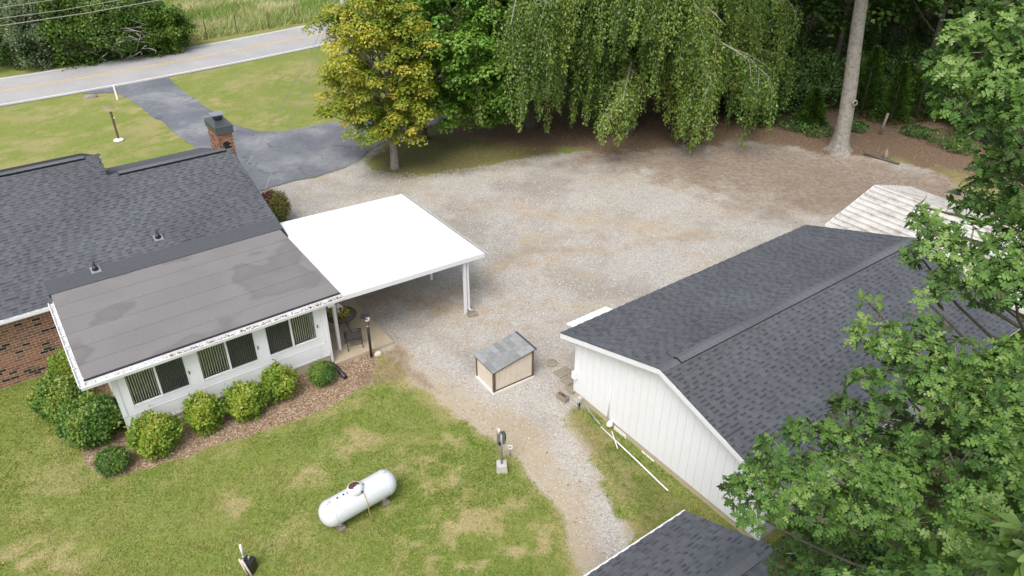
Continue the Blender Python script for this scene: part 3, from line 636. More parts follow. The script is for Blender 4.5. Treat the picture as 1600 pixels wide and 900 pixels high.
mcap = simple('dark_green_flashing', (.075, .085, .085), .4, .1, 6, metallic=.3)
b = MB(); b.box(cx0, cx0+cw_, cy0, cy0+cd_, 5.27, 5.58); mx_, my_ = cx0+cw_*.5, cy0+cd_*.5
b.add([(cx0-.02, cy0-.02, 5.58), (cx0+cw_+.02, cy0-.02, 5.58), (cx0+cw_+.02, cy0+cd_+.02, 5.58), (cx0-.02, cy0+cd_+.02, 5.58), (mx_-.16, my_-.16, 5.68), (mx_+.16, my_-.16, 5.68), (mx_+.16, my_+.16, 5.68), (mx_-.16, my_+.16, 5.68)], [(0, 1, 5, 4), (1, 2, 6, 5), (2, 3, 7, 6), (3, 0, 4, 7), (4, 5, 6, 7)])
b.build('chimney_shroud', mcap, ch)
b = MB(); b.box(mx_-.16, mx_+.16, my_-.16, my_+.16, 5.66, 5.80)
for sx in (-1, 1):
    for sy in (-1, 1): b.box(mx_+sx*.17-.02, mx_+sx*.17+.02, my_+sy*.17-.02, my_+sy*.17+.02, 5.78, 5.93)
b.build('flue', M['black'], ch); MB().box(mx_-.27, mx_+.27, my_-.27, my_+.27, 5.93, 5.95).build('flue_cap', M['alu'], ch)
# two plumbing vents
for x, y in ((247, 371), (149, 421)):
    p = onplane(x, y, pl); b = MB(); b.tube([p+[0, 0, -.02], p+[0, 0, .32]], .045, 10); b.lathe([(.13, .0), (.08, .10), (.055, .17)], p+np.array([0, 0, .0]), 10)
    o = b.build('vent_pipe', M['black'], house); MB().hexa([p+[-.16, -.2, -.2*SL+.02], p+[.16, -.2, -.2*SL+.02], p+[.16, .12, .12*SL+.02], p+[-.16, .12, .12*SL+.02], p+[-.16, -.2, -.2*SL+.03], p+[.16, -.2, -.2*SL+.03], p+[.16, .12, .12*SL+.03], p+[-.16, .12, .12*SL+.03]]).build('vent_flange', M['alu'], o)
# flood lights under the brick-side eave
fl = MB().box(-3.15, -2.75, 5.2, 5.3, 2.62, 2.70).build('flood_light', M['white'], house)
for x in (-3.15, -2.72): MB().lathe([(.03, 0), (.05, .05), (.085, .13), (.09, .16)], (x, 5.18, 2.62), 12, axis=(.1, -.8, -.6)).build('lamp_head', M['white'], fl)
MB().box(7.0, 7.25, -.05, .12, 2.40, 2.60).build('junction_box', M['white'], house)
# downspout elbow and black pipe on the ground
pA, pB, pC = toH(G(510, 557, .12)), toH(G(518, 566, .07)), toH(G(540, 590, .06))
MB().tube([pA, pB, pC], [.07, .075, .08], 10).build('drain_pipe', M['black'], house)
MB().box(SR+.02, SR+.09, -.10, -.02, .15, 2.68).build('downspout', M['trim'], house)

# ------------------------------------------------------------------ carport awning and patio
cp = thing('carport', 'white flat metal carport awning attached to the house over the gravel', 'carport', HO, HA)
CX0, CX1, CYF, CYB, CZ0, CZ1 = 7.53, 13.40, -.21, 6.27, 2.80, 2.54
npn = 20
for i in range(npn):
    y0 = CYF+(CYB-CYF)*i/npn; y1 = CYF+(CYB-CYF)*(i+1)/npn
    MB().hexa([(CX0, y0, CZ0-.05), (CX1, y0, CZ1-.05), (CX1, y1, CZ1-.05), (CX0, y1, CZ0-.05), (CX0, y0+.004, CZ0), (CX1, y0+.004, CZ1), (CX1, y1-.004, CZ1), (CX0, y1-.004, CZ0)]).build('roof_panel', M['awning'], cp)
b = MB(); zs = lambda x: CZ0+(CZ1-CZ0)*(x-CX0)/(CX1-CX0)
b.hexa([(CX0, CYF-.05, CZ0-.16), (CX1, CYF-.05, CZ1-.16), (CX1, CYF-.002, CZ1-.16), (CX0, CYF-.002, CZ0-.16), (CX0, CYF-.05, CZ0+.02), (CX1, CYF-.05, CZ1+.02), (CX1, CYF-.002, CZ1+.02), (CX0, CYF-.002, CZ0+.02)])
b.hexa([(CX0, CYB+.002, CZ0-.16), (CX1, CYB+.002, CZ1-.16), (CX1, CYB+.05, CZ1-.16), (CX0, CYB+.05, CZ0-.16), (CX0, CYB+.002, CZ0+.02), (CX1, CYB+.002, CZ1+.02), (CX1, CYB+.05, CZ1+.02), (CX0, CYB+.05, CZ0+.02)])
b.build('edge_beam', M['trim'], cp)
b = MB(); b.box(CX1+.002, CX1+.13, CYF-.05, CYB+.05, CZ1-.15, CZ1-.135); b.box(CX1+.115, CX1+.13, CYF-.05, CYB+.05, CZ1-.135, CZ1+.005); b.box(CX1+.002, CX1+.014, CYF-.05, CYB+.05, CZ1-.135, CZ1-.01); b.box(CX1+.002, CX1+.13, CYF-.065, CYF-.05, CZ1-.15, CZ1+.005); b.build('gutter', simple('gutter_grey', (.50, .50, .48), .5), cp)
b = MB(); b.box(12.52, 12.66, CYF+.02, CYB-.02, CZ1-.18, CZ1-.02); b.build('cross_beam', M['trim'], cp)
def post(x, y, z0=0, zt=2.6, w_=.05): return MB().box(x-w_, x+w_, y-w_, y+w_, z0, zt).build('post', M['trim'], cp)
pf = toH(G(728, 489, 0)); post(pf[0], pf[1], 0, zs(pf[0])-.16); pb = toH(G(674, 437, 0)); post(pb[0], pb[1], 0, CZ1-.18); post(pb[0], CYB-.25, 0, CZ1-.18)
pp = toH(G(531, 545, .14)); post(pp[0], pp[1], .12, CZ0-.1, .055)
b = MB(); dx_ = pf[0]+.13; b.box(dx_-.03, dx_+.05, pf[1]-.04, pf[1]+.04, .18, zs(pf[0])-.15); b.tube([(dx_+.01, pf[1], .2), (dx_+.05, pf[1]-.02, .1), (dx_+.18, pf[1]-.06, .05)], .045, 8); b.build('downspout', M['trim'], cp)
sp_ = G(738, 492, 0)
b = MB(); b.box(-.20, .20, -.13, .13, 0, .03); b.box(-.20, .20, -.13, -.1, .03, .09); b.box(-.20, .20, .1, .13, .03, .09); b.box(-.2, -.17, -.1, .1, .03, .10)
o = b.build('splash_block', M['block']); o.location = (sp_[0], sp_[1], .0); o.rotation_euler = (0, 0, R(20)); tag(o, 'weathered splash block under the carport downspout', 'splash block')
c1, c2, c3 = toH(G(528, 569, .1)), toH(G(614, 533, .1)), toH(G(552, 464, .1))
b = MB(); b.box(SR+.02, c2[0], c1[1]*.5+c2[1]*.5, 5.3, -.05, .12); o = b.build('patio', M['patio']); o.location = HO; o.rotation_euler = (0, 0, HA); tag(o, kind='structure')

# ------------------------------------------------------------------ white barn
BO = (2.117, 20.0, 0); BM = Matrix.Translation(BO) @ Matrix.Rotation(HA, 4, 'Z'); BI = BM.inverted()
barn = thing('white_barn', 'white board-sided barn with charcoal shingle gable roof beside the gravel', 'barn', BO, HA)
BW, BL, bez, brz, boh, bro = 7.83, 12.4, 2.52, 3.80, .40, .35
# local: x along ridge, y = away; gable wall spans y = 0 .. -BW
bs = (brz-bez)/(BW/2+boh)
MB().box(.03, BL-.03, -BW+.03, -.03, -.1, .26).build('foundation', M['found'], barn)
nb = 26; wz = lambda y: bez+(BW/2+boh-abs(-y-BW/2))*bs-.10
for i in range(nb):
    y1 = -BW*i/nb-.004; y0 = -BW*(i+1)/nb+.004; b = MB()
    pts = [(0, y0, .22), (0, y1, .22), (0, y1, wz(y1))]
    if y0 < -BW/2 < y1: pts.append((0, -BW/2, wz(-BW/2)))
    pts.append((0, y0, wz(y0)))
    e = random.uniform(0, .002)
    b.extr([(p[0]-e, p[1], p[2]) for p in pts][::-1], (.025+e, 0, 0)); b.build('siding_board', M['whitewall'], barn)
b = MB(); b.extr([(.026, -BW+.02, .2), (.026, -.02, .2), (.026, -.02, wz(0)), (.026, -BW/2, wz(-BW/2)), (.026, -BW+.02, wz(-BW))], (.05, 0, 0)); b.extr([(BL-.05, -BW, .2), (BL-.05, 0, .2), (BL-.05, 0, wz(0)), (BL-.05, -BW/2, wz(-BW/2)), (BL-.05, -BW, wz(-BW))], (.05, 0, 0)); b.build('gable_wall', simple('groove_grey', (.66, .665, .67), .7), barn)
nl = 40
for side, yy in ((0, -.03), (1, -BW)):
    for i in range(nl):
        x0, x1 = .03+(BL-.1)*i/nl, .03+(BL-.1)*(i+1)/nl-.007
        MB().box(x0, x1, yy, yy+.03, .22, bez+.06).build('side_board', M['whitewall'] if side == 0 else M['shadedwall'], barn)
b = MB(); b.box(.05, BL-.05, -.055, -.035, .2, bez); b.box(.05, BL-.05, -BW+.032, -BW+.05, .2, bez); b.build('side_wall', M['dark'], barn)
for y in (-.05, -BW-.005):
    MB().box(-.02, .05, y-.005, y+.06, .2, bez+.02).build('corner_trim', M['trim'], barn)
b = MB()
for s in (1, -1):   # rake boards and soffits
    ya = boh if s > 0 else -BW-boh
    for xa in (-bro-.025, BL+bro-.1):
        b.extr([(xa, ya, bez-.17), (xa, -BW/2, brz-.17), (xa, -BW/2, brz-.005), (xa, ya, bez-.005)], (.025, 0, 0))
    b.extr([(-bro+.003, ya, bez-.12), (-bro+.003, -BW/2, brz-.12), (-bro+.003, -BW/2, brz-.105), (-bro+.003, ya, bez-.105)], (bro-.01, 0, 0))
b.box(-bro, BL+bro-.1, boh-.02, boh+.012, bez-.14, bez-.02); b.box(-bro, BL+bro-.1, -BW-boh-.012, -BW-boh+.02, bez-.14, bez-.02); b.build('rake_board', M['trim'], barn)
b = MB(); x0 = -bro; x1 = BL+bro-.075
b.extr([(x0, boh+.02, bez-.06), (x0, boh+.02, bez), (x0, -BW/2, brz), (x0, -BW-boh-.02, bez), (x0, -BW-boh-.02, bez-.06), (x0, -BW/2, brz-.06)], (x1-x0, 0, 0)); b.build('roof_deck', M['underlay'], barn)
hb = math.hypot(BW/2+boh, brz-bez)
frR = roof_frame((x0-.015, -BW-boh-.03, bez), (1, 0, 0), (0, 1, bs)); frL = roof_frame((x1+.015, boh+.03, bez), (-1, 0, 0), (0, -1, bs))
shingles(barn, frR, x1-x0+.03, hb, nparts=300, seed=5, world=BM); shingles(barn, frL, x1-x0+.03, hb, seed=6)
ridge_vent(barn, (.35, -BW/2, brz), (x1-.35, -BW/2, brz), (0, 1, 0), .175, .055, lift=.07)
ridge_vent(barn, (x0-.01, -BW/2, brz), (.35, -BW/2, brz), (0, 1, 0), .15, .045, step=.14, lift=.012)
ridge_vent(barn, (x1-.35, -BW/2, brz), (x1+.01, -BW/2, brz), (0, 1, 0), .15, .045, step=.14, lift=.012)
gp = ((0, 0, 0), (1, 0, 0))
q = onplane(900, 584, gp, BI); MB().box(-.14, -.005, q[1]-.11, q[1]+.07, q[2]-.14, q[2]+.12).build('wall_lamp', M['white'], barn)
q = onplane(957, 659, gp, BI); b = MB(); b.lathe([(.05, 0), (.10, .05), (.11, .12), (.06, .2), (.03, .25)], (-.12, q[1], q[2]-.14), 12); b.box(-.12, 0, q[1]-.03, q[1]+.03, q[2]-.05, q[2]+.05); b.build('wall_lamp', M['white'], barn)
qa = onplane(955, 605, gp, BI); qb = onplane(949.5, 676, gp, BI); MB().tube([(-.03, qa[1], qa[2]), (-.03, qa[1], .25)], .022, 8).build('conduit', M['trim'], barn)
for x, y in ((969, 676), (1012, 715)):
    q = onplane(x, y, gp, BI)
    for k in range(3): MB().box(-.02, -.003, q[1]-.28+k*.19, q[1]-.11+k*.19, q[2]-.12, q[2]+.1).build('vent_grille', simple('vent_white', (.84, .82, .78), .6), barn)
# small awning on the far side of the gravel eave
b = MB(); a0 = onplane(880, 512, ((0, 0, 2.35), (0, 0, 1)), BI)
for k in range(9):
    x_ = a0[0]+.35+k*.20; b.hexa([(x_, boh+.02, 2.36), (x_+.18, boh+.02, 2.36), (x_+.18, boh+.62, 2.20), (x_, boh+.62, 2.20), (x_, boh+.02, 2.42), (x_+.18, boh+.02, 2.42), (x_+.16, boh+.64, 2.24), (x_+.02, boh+.64, 2.24)])
b.box(a0[0]+.35, a0[0]+2.1, -.02, boh+.02, 2.36, 2.40); b.build('door_awning', M['awning'], barn)

# ------------------------------------------------------------------ small building in the foreground
P0 = G(1070, 800, 2.5); so = thing('garden_shed', 'small outbuilding with charcoal gable roof and thin white drip edge at the bottom edge', 'outbuilding', (P0[0], P0[1], 0), HA)
SM = Matrix.Translation((P0[0], P0[1], 0)) @ Matrix.Rotation(HA, 4, 'Z')
shw, shr, sL = 2.24, 2.5+1.03, 5.2; ss = 1.03/2.24
b = MB(); b.box(-sL+.3, -.3, -2*shw+.3, -.3, 0, 2.45); b.extr([(-.32, -.3, 2.45), (-.32, -shw, shr-.12), (-.32, -2*shw+.3, 2.45)], (.02, 0, 0)); b.build('wall', M['whitewall'], so)
b = MB(); b.extr([(-sL, 0, 2.44), (-sL, 0, 2.5), (-sL, -shw, shr), (-sL, -2*shw, 2.5), (-sL, -2*shw, 2.44), (-sL, -shw, shr-.06)], (sL, 0, 0)); b.build('roof_deck', M['underlay'], so)
hs_ = math.hypot(shw, 1.03)
shingles(so, roof_frame((.015, .02, 2.5), (-1, 0, 0), (0, -1, ss)), sL, hs_, nparts=300, seed=9, world=SM)
shingles(so, roof_frame((-sL, -2*shw-.02, 2.5), (1, 0, 0), (0, 1, ss)), sL, hs_, seed=10)
ridge_vent(so, (-sL, -shw, shr), (-.45, -shw, shr), (0, 1, 0), .19, .085, lift=.09); ridge_vent(so, (-.45, -shw, shr), (.02, -shw, shr), (0, 1, 0), .16, .07, step=.16, lift=.012)
b = MB(); b.box(-sL, .03, .012, .055, 2.44, 2.515); b.build('drip_edge', M['trim'], so)
b = MB(); b.extr([(.018, .03, 2.36), (.018, .03, 2.49), (.018, -shw, shr-.01), (.018, -2*shw, 2.49), (.018, -2*shw, 2.36), (.018, -shw, shr-.14)], (.02, 0, 0)); b.build('rake_trim', M['flash'], so)

# ------------------------------------------------------------------ little tan pump house
sA, sB, sC = G(744, 592), G(772, 616), G(832, 590); sd1 = nrm(sC-sB); sang = math.atan2(sd1[1], sd1[0])
sd_ = thing('pump_house', 'little tan pump house with brown corner posts and grey shingle lean-to roof', 'shed', (sB[0], sB[1], 0), sang)
lw = float(np.linalg.norm(sC-sB)); ld = float(np.linalg.norm(sA-sB))*1.04; zf_, zk = .95, 1.22   # front (camera right side) and heights along x
MB().box(-.06, lw+.05, -.06, ld+.05, 0, .09).build('base_slab', M['curb'], sd_)
zz = lambda x: zf_+(zk-zf_)*x/lw
nb = 7
for i in range(nb):
    x0, x1 = lw*i/nb+.004, lw*(i+1)/nb-.004
    b = MB(); b.hexa([(x0, 0, .1), (x1, 0, .1), (x1, .02, .1), (x0, .02, .1), (x0, 0, zz(x0)), (x1, 0, zz(x1)), (x1, .02, zz(x1)), (x0, .02, zz(x0))]); b.build('siding_board', M['siding_tan'], sd_)
for i in range(5):
    y0, y1 = ld*i/5+.004, ld*(i+1)/5-.004
    MB().box(0, .02, y0, y1, .1, zz(0)).build('siding_board', M['siding_tan'], sd_)
    MB().box(lw-.02, lw, y0, y1, .1, zz(lw)).build('siding_board', M['siding_tan'], sd_)
b = MB(); b.hexa([(.022, .022, .09), (lw-.022, .022, .09), (lw-.022, ld, .09), (.022, ld, .09), (.022, .022, zz(0)-.01), (lw-.022, .022, zz(lw)-.01), (lw-.022, ld, zz(lw)-.01), (.022, ld, zz(0)-.01)]); b.build('shed_core', M['brownwood'], sd_)
for x, y in ((0, 0), (lw, 0), (0, ld)):
    MB().box(x-.03 if x < .1 else x-.045, x+.05 if x < .1 else x+.025, y-.03 if y < .1 else y-.03, y+.05 if y < .1 else y+.03, .09, zz(x)+.005).build('corner_post', M['brownwood'], sd_)
MB().box(.05, lw-.05, -.015, -.001, .09, .15).build('skirt_board', M['brownwood'], sd_)
b = MB(); ov = .07
p = [(-ov, -ov, zz(-ov)), (lw+ov, -ov, zz(lw+ov)), (lw+ov, ld+ov, zz(lw+ov)), (-ov, ld+ov, zz(-ov))]; b.hexa(p+[(a, c, e+.04) for a, c, e in p]); b.build('roof_board', M['brownwood'], sd_)
sls = math.hypot(lw+2*ov, zz(lw+ov)-zz(-ov)); fs = roof_frame((-ov-.01, ld+ov+.01, zz(-ov)+.045), (0, -1, 0), (lw, 0, zk-zf_)); ncs = 9; ex_ = sls/ncs; r_ = random.Random(2)
for j in range(ncs):
    x = -(.15 if j % 2 else 0)*1.0; WW = ld+2*ov+.02
    while x < WW:
        x0, x1 = max(0, x)+.004, min(WW, x+.30)-.004; x += .30
        if x1-x0 < .04: continue
        q = [fs[0]+fs[1]*u+fs[2]*v_ for u, v_ in ((x0, j*ex_), (x1, j*ex_), (x1, (j+1)*ex_), (x0, (j+1)*ex_))]; n = fs[3]
        MB().add(q+[q[0]+n*.012, q[1]+n*.012, q[2]+n*.003, q[3]+n*.003], [(4, 5, 6, 7), (0, 1, 5, 4), (1, 2, 6, 5), (3, 0, 4, 7)], r_.random()).build('shingle', M['shedshingle'], sd_)
b = MB(); b.hexa([(lw+ov-.02, -ov, zz(lw)+.02), (lw+ov+.03, -ov, zz(lw)+.02), (lw+ov+.03, ld+ov, zz(lw)+.02), (lw+ov-.02, ld+ov, zz(lw)+.02), (lw+ov-.04, -ov, zz(lw)+.075), (lw+ov+.05, -ov, zz(lw)+.06), (lw+ov+.05, ld+ov, zz(lw)+.06), (lw+ov-.04, ld+ov, zz(lw)+.075)]); b.build('top_flashing', M['flash'], sd_)

# ------------------------------------------------------------------ metal carport behind the barn
mp1 = G(1290, 352, 2.3); mo = thing('metal_carport', 'stained white ribbed metal carport half hidden behind the barn', 'carport', (mp1[0], mp1[1], 0), HA)
mw, mrise, mL = 6.4, .95, 11.0     # local x across (0..mw), y negative along
def mroof(x): return 2.3+mrise*(1-abs(x-mw/2)/(mw/2))
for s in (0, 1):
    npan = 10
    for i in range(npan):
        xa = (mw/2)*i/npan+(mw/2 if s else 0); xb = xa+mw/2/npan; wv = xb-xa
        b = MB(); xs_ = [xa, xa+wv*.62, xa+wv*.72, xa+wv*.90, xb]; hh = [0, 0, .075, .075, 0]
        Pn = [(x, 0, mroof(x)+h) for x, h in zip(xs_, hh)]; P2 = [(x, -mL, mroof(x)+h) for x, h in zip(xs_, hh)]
        b.add(Pn+P2+[(xs_[0], 0, mroof(xa)-.03), (xs_[-1], 0, mroof(xb)-.03)], [(i_, i_+5, i_+6, i_+1) for i_ in range(4)]+[(0, 1, 2, 3, 4, 11, 10)]); b.v = [.8, .55, 1.0, .35, .7]; b.build('roof_panel', M['metalroof'], mo)  # face tones paint rib shading: sides darker, crests lighter, over the stain
b = MB()
for x0, x1 in ((0, mw/2), (mw/2, mw)):
    for y in (.002, -mL-.03): b.hexa([(x0, y, mroof(x0)-.10), (x1, y, mroof(x1)-.10), (x1, y+.03, mroof(x1)-.10), (x0, y+.03, mroof(x0)-.10), (x0, y, mroof(x0)+.03), (x1, y, mroof(x1)+.03), (x1, y+.03, mroof(x1)+.03), (x0, y+.03, mroof(x0)+.03)])
for x in (-.03, mw+.002): b.box(x, x+.03, -mL, 0, 2.2, 2.32)
b.build('roof_trim', M['trim'], mo)
for x in (.1, mw-.1):
    for y in (-.15, -3.6, -7.2, -10.8): MB().box(x-.03, x+.03, y-.03, y+.03, 0, 2.28).build('leg', M['alu'], mo)

# ------------------------------------------------------------------ propane tank
ta, tb = G(500.5, 811, .58), G(616, 746, .58); td = nrm(tb-ta); tl = float(np.linalg.norm(tb-ta)); tr_ = .39; tc = (ta+tb)/2; tang = math.atan2(td[1], td[0])
tk = thing('propane_tank', 'white horizontal propane tank with rust patch on its round lid, on the lawn', 'gas tank', (tc[0], tc[1], 0), tang)
hl_ = tl/2-tr_*.85; prof = [(tr_*math.sin(a), -hl_-tr_*.85*math.cos(a)) for a in np.linspace(0.02, math.pi/2, 10)]+[(tr_*math.sin(a), hl_-tr_*.85*math.cos(a)) for a in np.linspace(math.pi/2, math.pi-.02, 10)]
MB().lathe(prof, (0, 0, .58), 48, axis=(1, 0, 0)).build('tank_body', M['tank'], tk)
for x in (-hl_, hl_, 0.12): MB().lathe([(tr_+.001, -.012), (tr_+.006, 0), (tr_+.001, .012)], (x, 0, .58), 48, axis=(1, 0, 0)).build('weld_seam', M['tank'], tk)
o_ = Matrix.Translation((tc[0], tc[1], 0)) @ Matrix.Rotation(tang, 4, 'Z'); oi = o_.inverted(); dq = np.array(oi @ Vector(G(559.5, 764, 1.12)))
dm = MB().lathe([(.235, -.12), (.235, .03), (.22, .08), (.165, .12), (.08, .14), (.01, .145)], (dq[0], 0, 0.97), 28).build('lid', M['tank'], tk)
b = MB(); b.add([(dq[0]-.02+.165*rr*math.cos(a), .01+.14*rr*math.sin(a)*(1 if a < math.pi else .75), 0.97+.150-.020*rr*rr) for rr in (0.4, 1.0) for a in np.linspace(0, 2*math.pi, 14, endpoint=False)], [tuple(range(14))]+[(k, 14+k, 14+(k+1) % 14, (k+1) % 14) for k in range(14)]); b.build('rust_patch', M['rust'], tk)
for x in (dq[0]-.245, dq[0]+.245): MB().box(x-.02, x+.02, -.03, .03, 0.94, 1.01).build('lid_hinge', M['alu'], tk)
MB().box(dq[0]+.06, dq[0]+.11, -.25, -.225, 0.96, 1.01).build('lid_latch', M['black'], tk)
for x in (dq[0]-.36, dq[0]-.55): MB().lathe([(.025, 0), (.03, .02), (.02, .035)], (x, 0.02, 0.96), 10).build('fitting', M['black'], tk)
for x in (-hl_-.02, hl_+.02): MB().tube([(x-.06, 0, 0.95), (x-.05, 0, 1.01), (x+.05, 0, 1.01), (x+.06, 0, 0.95)], .012, 6).build('lifting_eye', M['tank'], tk)
for x in (-.72, .72):
    s = MB().box(x-.04, x+.04, -.15, .15, .09, .36).build('foot', M['tank'], tk)
    MB().box(x-.10, x+.10, -.30, .25, -.02, .09).build('foot_pad', M['block'], tk)
MB().tube([(dq[0]+.10, -.2, 0.96), (dq[0]+.11, -.30, .89), (dq[0]+.12, -.40, .64), (dq[0]+.12, -.42, .34), (dq[0]+.13, -.55, .02)], .012, 6).build('gas_line', M['copper'], tk)

# ------------------------------------------------------------------ patio furniture, lamp, yard things
PZ = .12
tp = G(533, 492, PZ+.72); tbx = thing('patio_table', 'round dark metal patio table under the carport', 'table', (tp[0], tp[1], PZ), HA)
MB().lathe([(.56, 0), (.57, .015), (.56, .03)], (0, 0, .70), 36).build('table_top', simple('smoked_glass', (.10, .095, .08), .25, .1, 5), tbx)
b = MB(); b.tube([(.57*math.cos(a), .57*math.sin(a), .722) for a in np.linspace(0, 2*math.pi, 33)], .016, 6, cap=False); b.build('rim', M['black'], tbx)
for k in range(4):
    a = k*math.pi/2+.5; b = MB(); b.tube([(.42*math.cos(a), .42*math.sin(a), .70), (.16*math.cos(a), .16*math.sin(a), .38), (.40*math.cos(a), .40*math.sin(a), 0)], .016, 6); b.build('leg', M['black'], tbx)
pl_ = G(530, 489, PZ+.78); ft = thing('flower_wreath', 'yellow flower wreath on the round patio table', 'flowers', (pl_[0], pl_[1], PZ+.745), 0)
def leaves(P, A, N, S, tmpl, faces, v, mat, name):
    B = np.cross(N, A); tm = np.array(tmpl); n, k = len(P), len(tm)
    V_ = P[:, None, :]+S[:, None, None]*(A[:, None, :]*tm[None, :, 0:1]+B[:, None, :]*tm[None, :, 1:2]+N[:, None, :]*tm[None, :, 2:3])
    F_ = (np.array(faces)[None]+(np.arange(n)*k)[:, None, None]).reshape(-1, len(faces[0]))
    return np_mesh(name, V_.reshape(-1, 3), F_, mat, np.repeat(v, len(faces)))
QUAD = ([(0, 0, 0), (.5, .30, .06), (1, 0, 0), (.5, -.30, .06)], [(0, 1, 2), (0, 2, 3)])
WIDE = ([(0, 0, 0), (.35, .42, .08), (1, 0, -.05), (.35, -.42, .08)], [(0, 1, 2), (0, 2, 3)])
NARROW = ([(0, 0, 0), (.5, .16, .03), (1, 0, -.04), (.5, -.16, .03)], [(0, 1, 2), (0, 2, 3)])
def oak_tmpl():
    o = [(0, .012), (.16, .03), (.24, .14), (.31, .16), (.33, .05), (.46, .26), (.55, .27), (.53, .055), (.68, .22), (.77, .20), (.74, .055), (.90, .10), (1.0, .015)]
    up = [(x, y, .30*y-.22*x*x) for x, y in o]; dn = [(x, -y, .30*y-.22*x*x) for x, y in o]
    V_ = up+dn; n = len(o); F_ = []
    for i in range(n-1): F_.append((i, n+i, n+i+1)); F_.append((i, n+i+1, i+1))
    return V_, F_
OAK = oak_tmpl()
def chest_tmpl():
    xs_ = np.linspace(0, 1, 12); o = []
    for i, x in enumerate(xs_): o.append((x, .20*math.sin(math.pi*min(1, x*.92+.04))**.8*(1 if i % 2 else .84)))
    up = [(x, y, .35*y-.18*x*x) for x, y in o]; dn = [(x, -y, .35*y-.18*x*x) for x, y in o]; mid = [(x, 0, -.18*x*x) for x, y in o]; n = len(o); V_ = up+mid+dn; F_ = []
    for i in range(n-1): F_ += [(i, n+i, n+i+1), (i, n+i+1, i+1), (n+i, 2*n+i, 2*n+i+1), (n+i, 2*n+i+1, n+i+1)]
    return V_, F_
CHEST = chest_tmpl()
def rdir(n): return nrm(rng.normal(size=(n, 3)))
def perp(N, n): a = rdir(n); return nrm(a-N*np.sum(a*N, 1, keepdims=True))
a = rng.uniform(0, 2*math.pi, 420); rr = rng.uniform(.13, .34, 420); Pq = np.column_stack([rr*np.cos(a)*1.15, rr*np.sin(a), rng.uniform(0, .16, 420)]); Nn = nrm(rdir(420)+[0, 0, 1.2])
link('blossoms', leaves(Pq, perp(Nn, 420), Nn, rng.uniform(.05, .09, 420), *WIDE, rng.uniform(0, 1, 420), leafmat('yellow_bloom', [(0, (.20, .24, .03)), (.35, (.60, .52, .05)), (1, (.80, .70, .12))]), 'blossoms'), ft)
MB().tube([(.24*math.cos(a)*1.15, .24*math.sin(a), .02) for a in np.linspace(0, 2*math.pi, 20)], .03, 6, cap=False).build('vine_ring', M['bark'], ft)
ln_ = thing('lantern', 'white house-shaped lantern standing inside the yellow wreath', 'lantern', (pl_[0]-.02, pl_[1], PZ+.745), HA+.2)
b = MB(); s = .11
for sx in (-s, s):
    for sy in (-s, s): b.box(sx-.012, sx+.012, sy-.012, sy+.012, 0, .34)
for z0 in (0, .33): b.box(-s-.01, s+.01, -s-.01, s+.01, z0, z0+.02)
b.add([(-s-.02, -s-.02, .35), (s+.02, -s-.02, .35), (s+.02, s+.02, .35), (-s-.02, s+.02, .35), (0, 0, .46)], [(0, 1, 4), (1, 2, 4), (2, 3, 4), (3, 0, 4)]); b.build('lantern_frame', M['white'], ln_)
MB().lathe([(.04, 0), (.04, .15)], (0, 0, .02), 12).build('candle', M['white'], ln_)
# patio chair, seen from behind
la, lb = G(544.5, 549, PZ), G(567.5, 543.5, PZ); cd1 = nrm(lb-la); wch = float(np.linalg.norm(lb-la)); cang = math.atan2(cd1[1], cd1[0])
chx = thing('patio_chair', 'black metal patio chair with its back to the yard', 'chair', (la[0], la[1], PZ), cang)
for x in (0, wch):
    MB().tube([(x, 0, 0), (x, .05, .42), (x, -.02, .90)], .016, 6).build('rear_leg', M['black'], chx); MB().tube([(x, .50, 0), (x, .46, .42), (x, .44, .62), (x, .04, .64)], .016, 6).build('arm_leg', M['black'], chx)
MB().box(.0, wch, .05, .48, .405, .425).build('seat', M['darkmesh'], chx)
MB().hexa([(.02, .035, .46), (wch-.02, .035, .46), (wch-.02, .048, .46), (.02, .048, .46), (.02, -.005, .78), (wch-.02, -.005, .78), (wch-.02, .008, .78), (.02, .008, .78)]).build('backrest', M['darkmesh'], chx)
b = MB(); b.tube([(0, -.02, .90), (wch/2, -.02, .93), (wch, -.02, .90)], .014, 6); b.tube([(0, -.005, .79), (wch, -.005, .79)], .012, 6)
for k in range(6): x = wch*(k+.5)/6; b.tube([(x+.03*math.cos(t_), -.015, .85+.035*math.sin(t_)) for t_ in np.linspace(0, 2*math.pi, 9)], .006, 5, cap=False)
b.build('scroll_rail', M['black'], chx); MB().tube([(0, .02, .20), (wch, .02, .20)], .010, 6).build('stretcher', M['black'], chx)
# a second chair tucked at the far side of the table
q = G(519, 473, PZ)
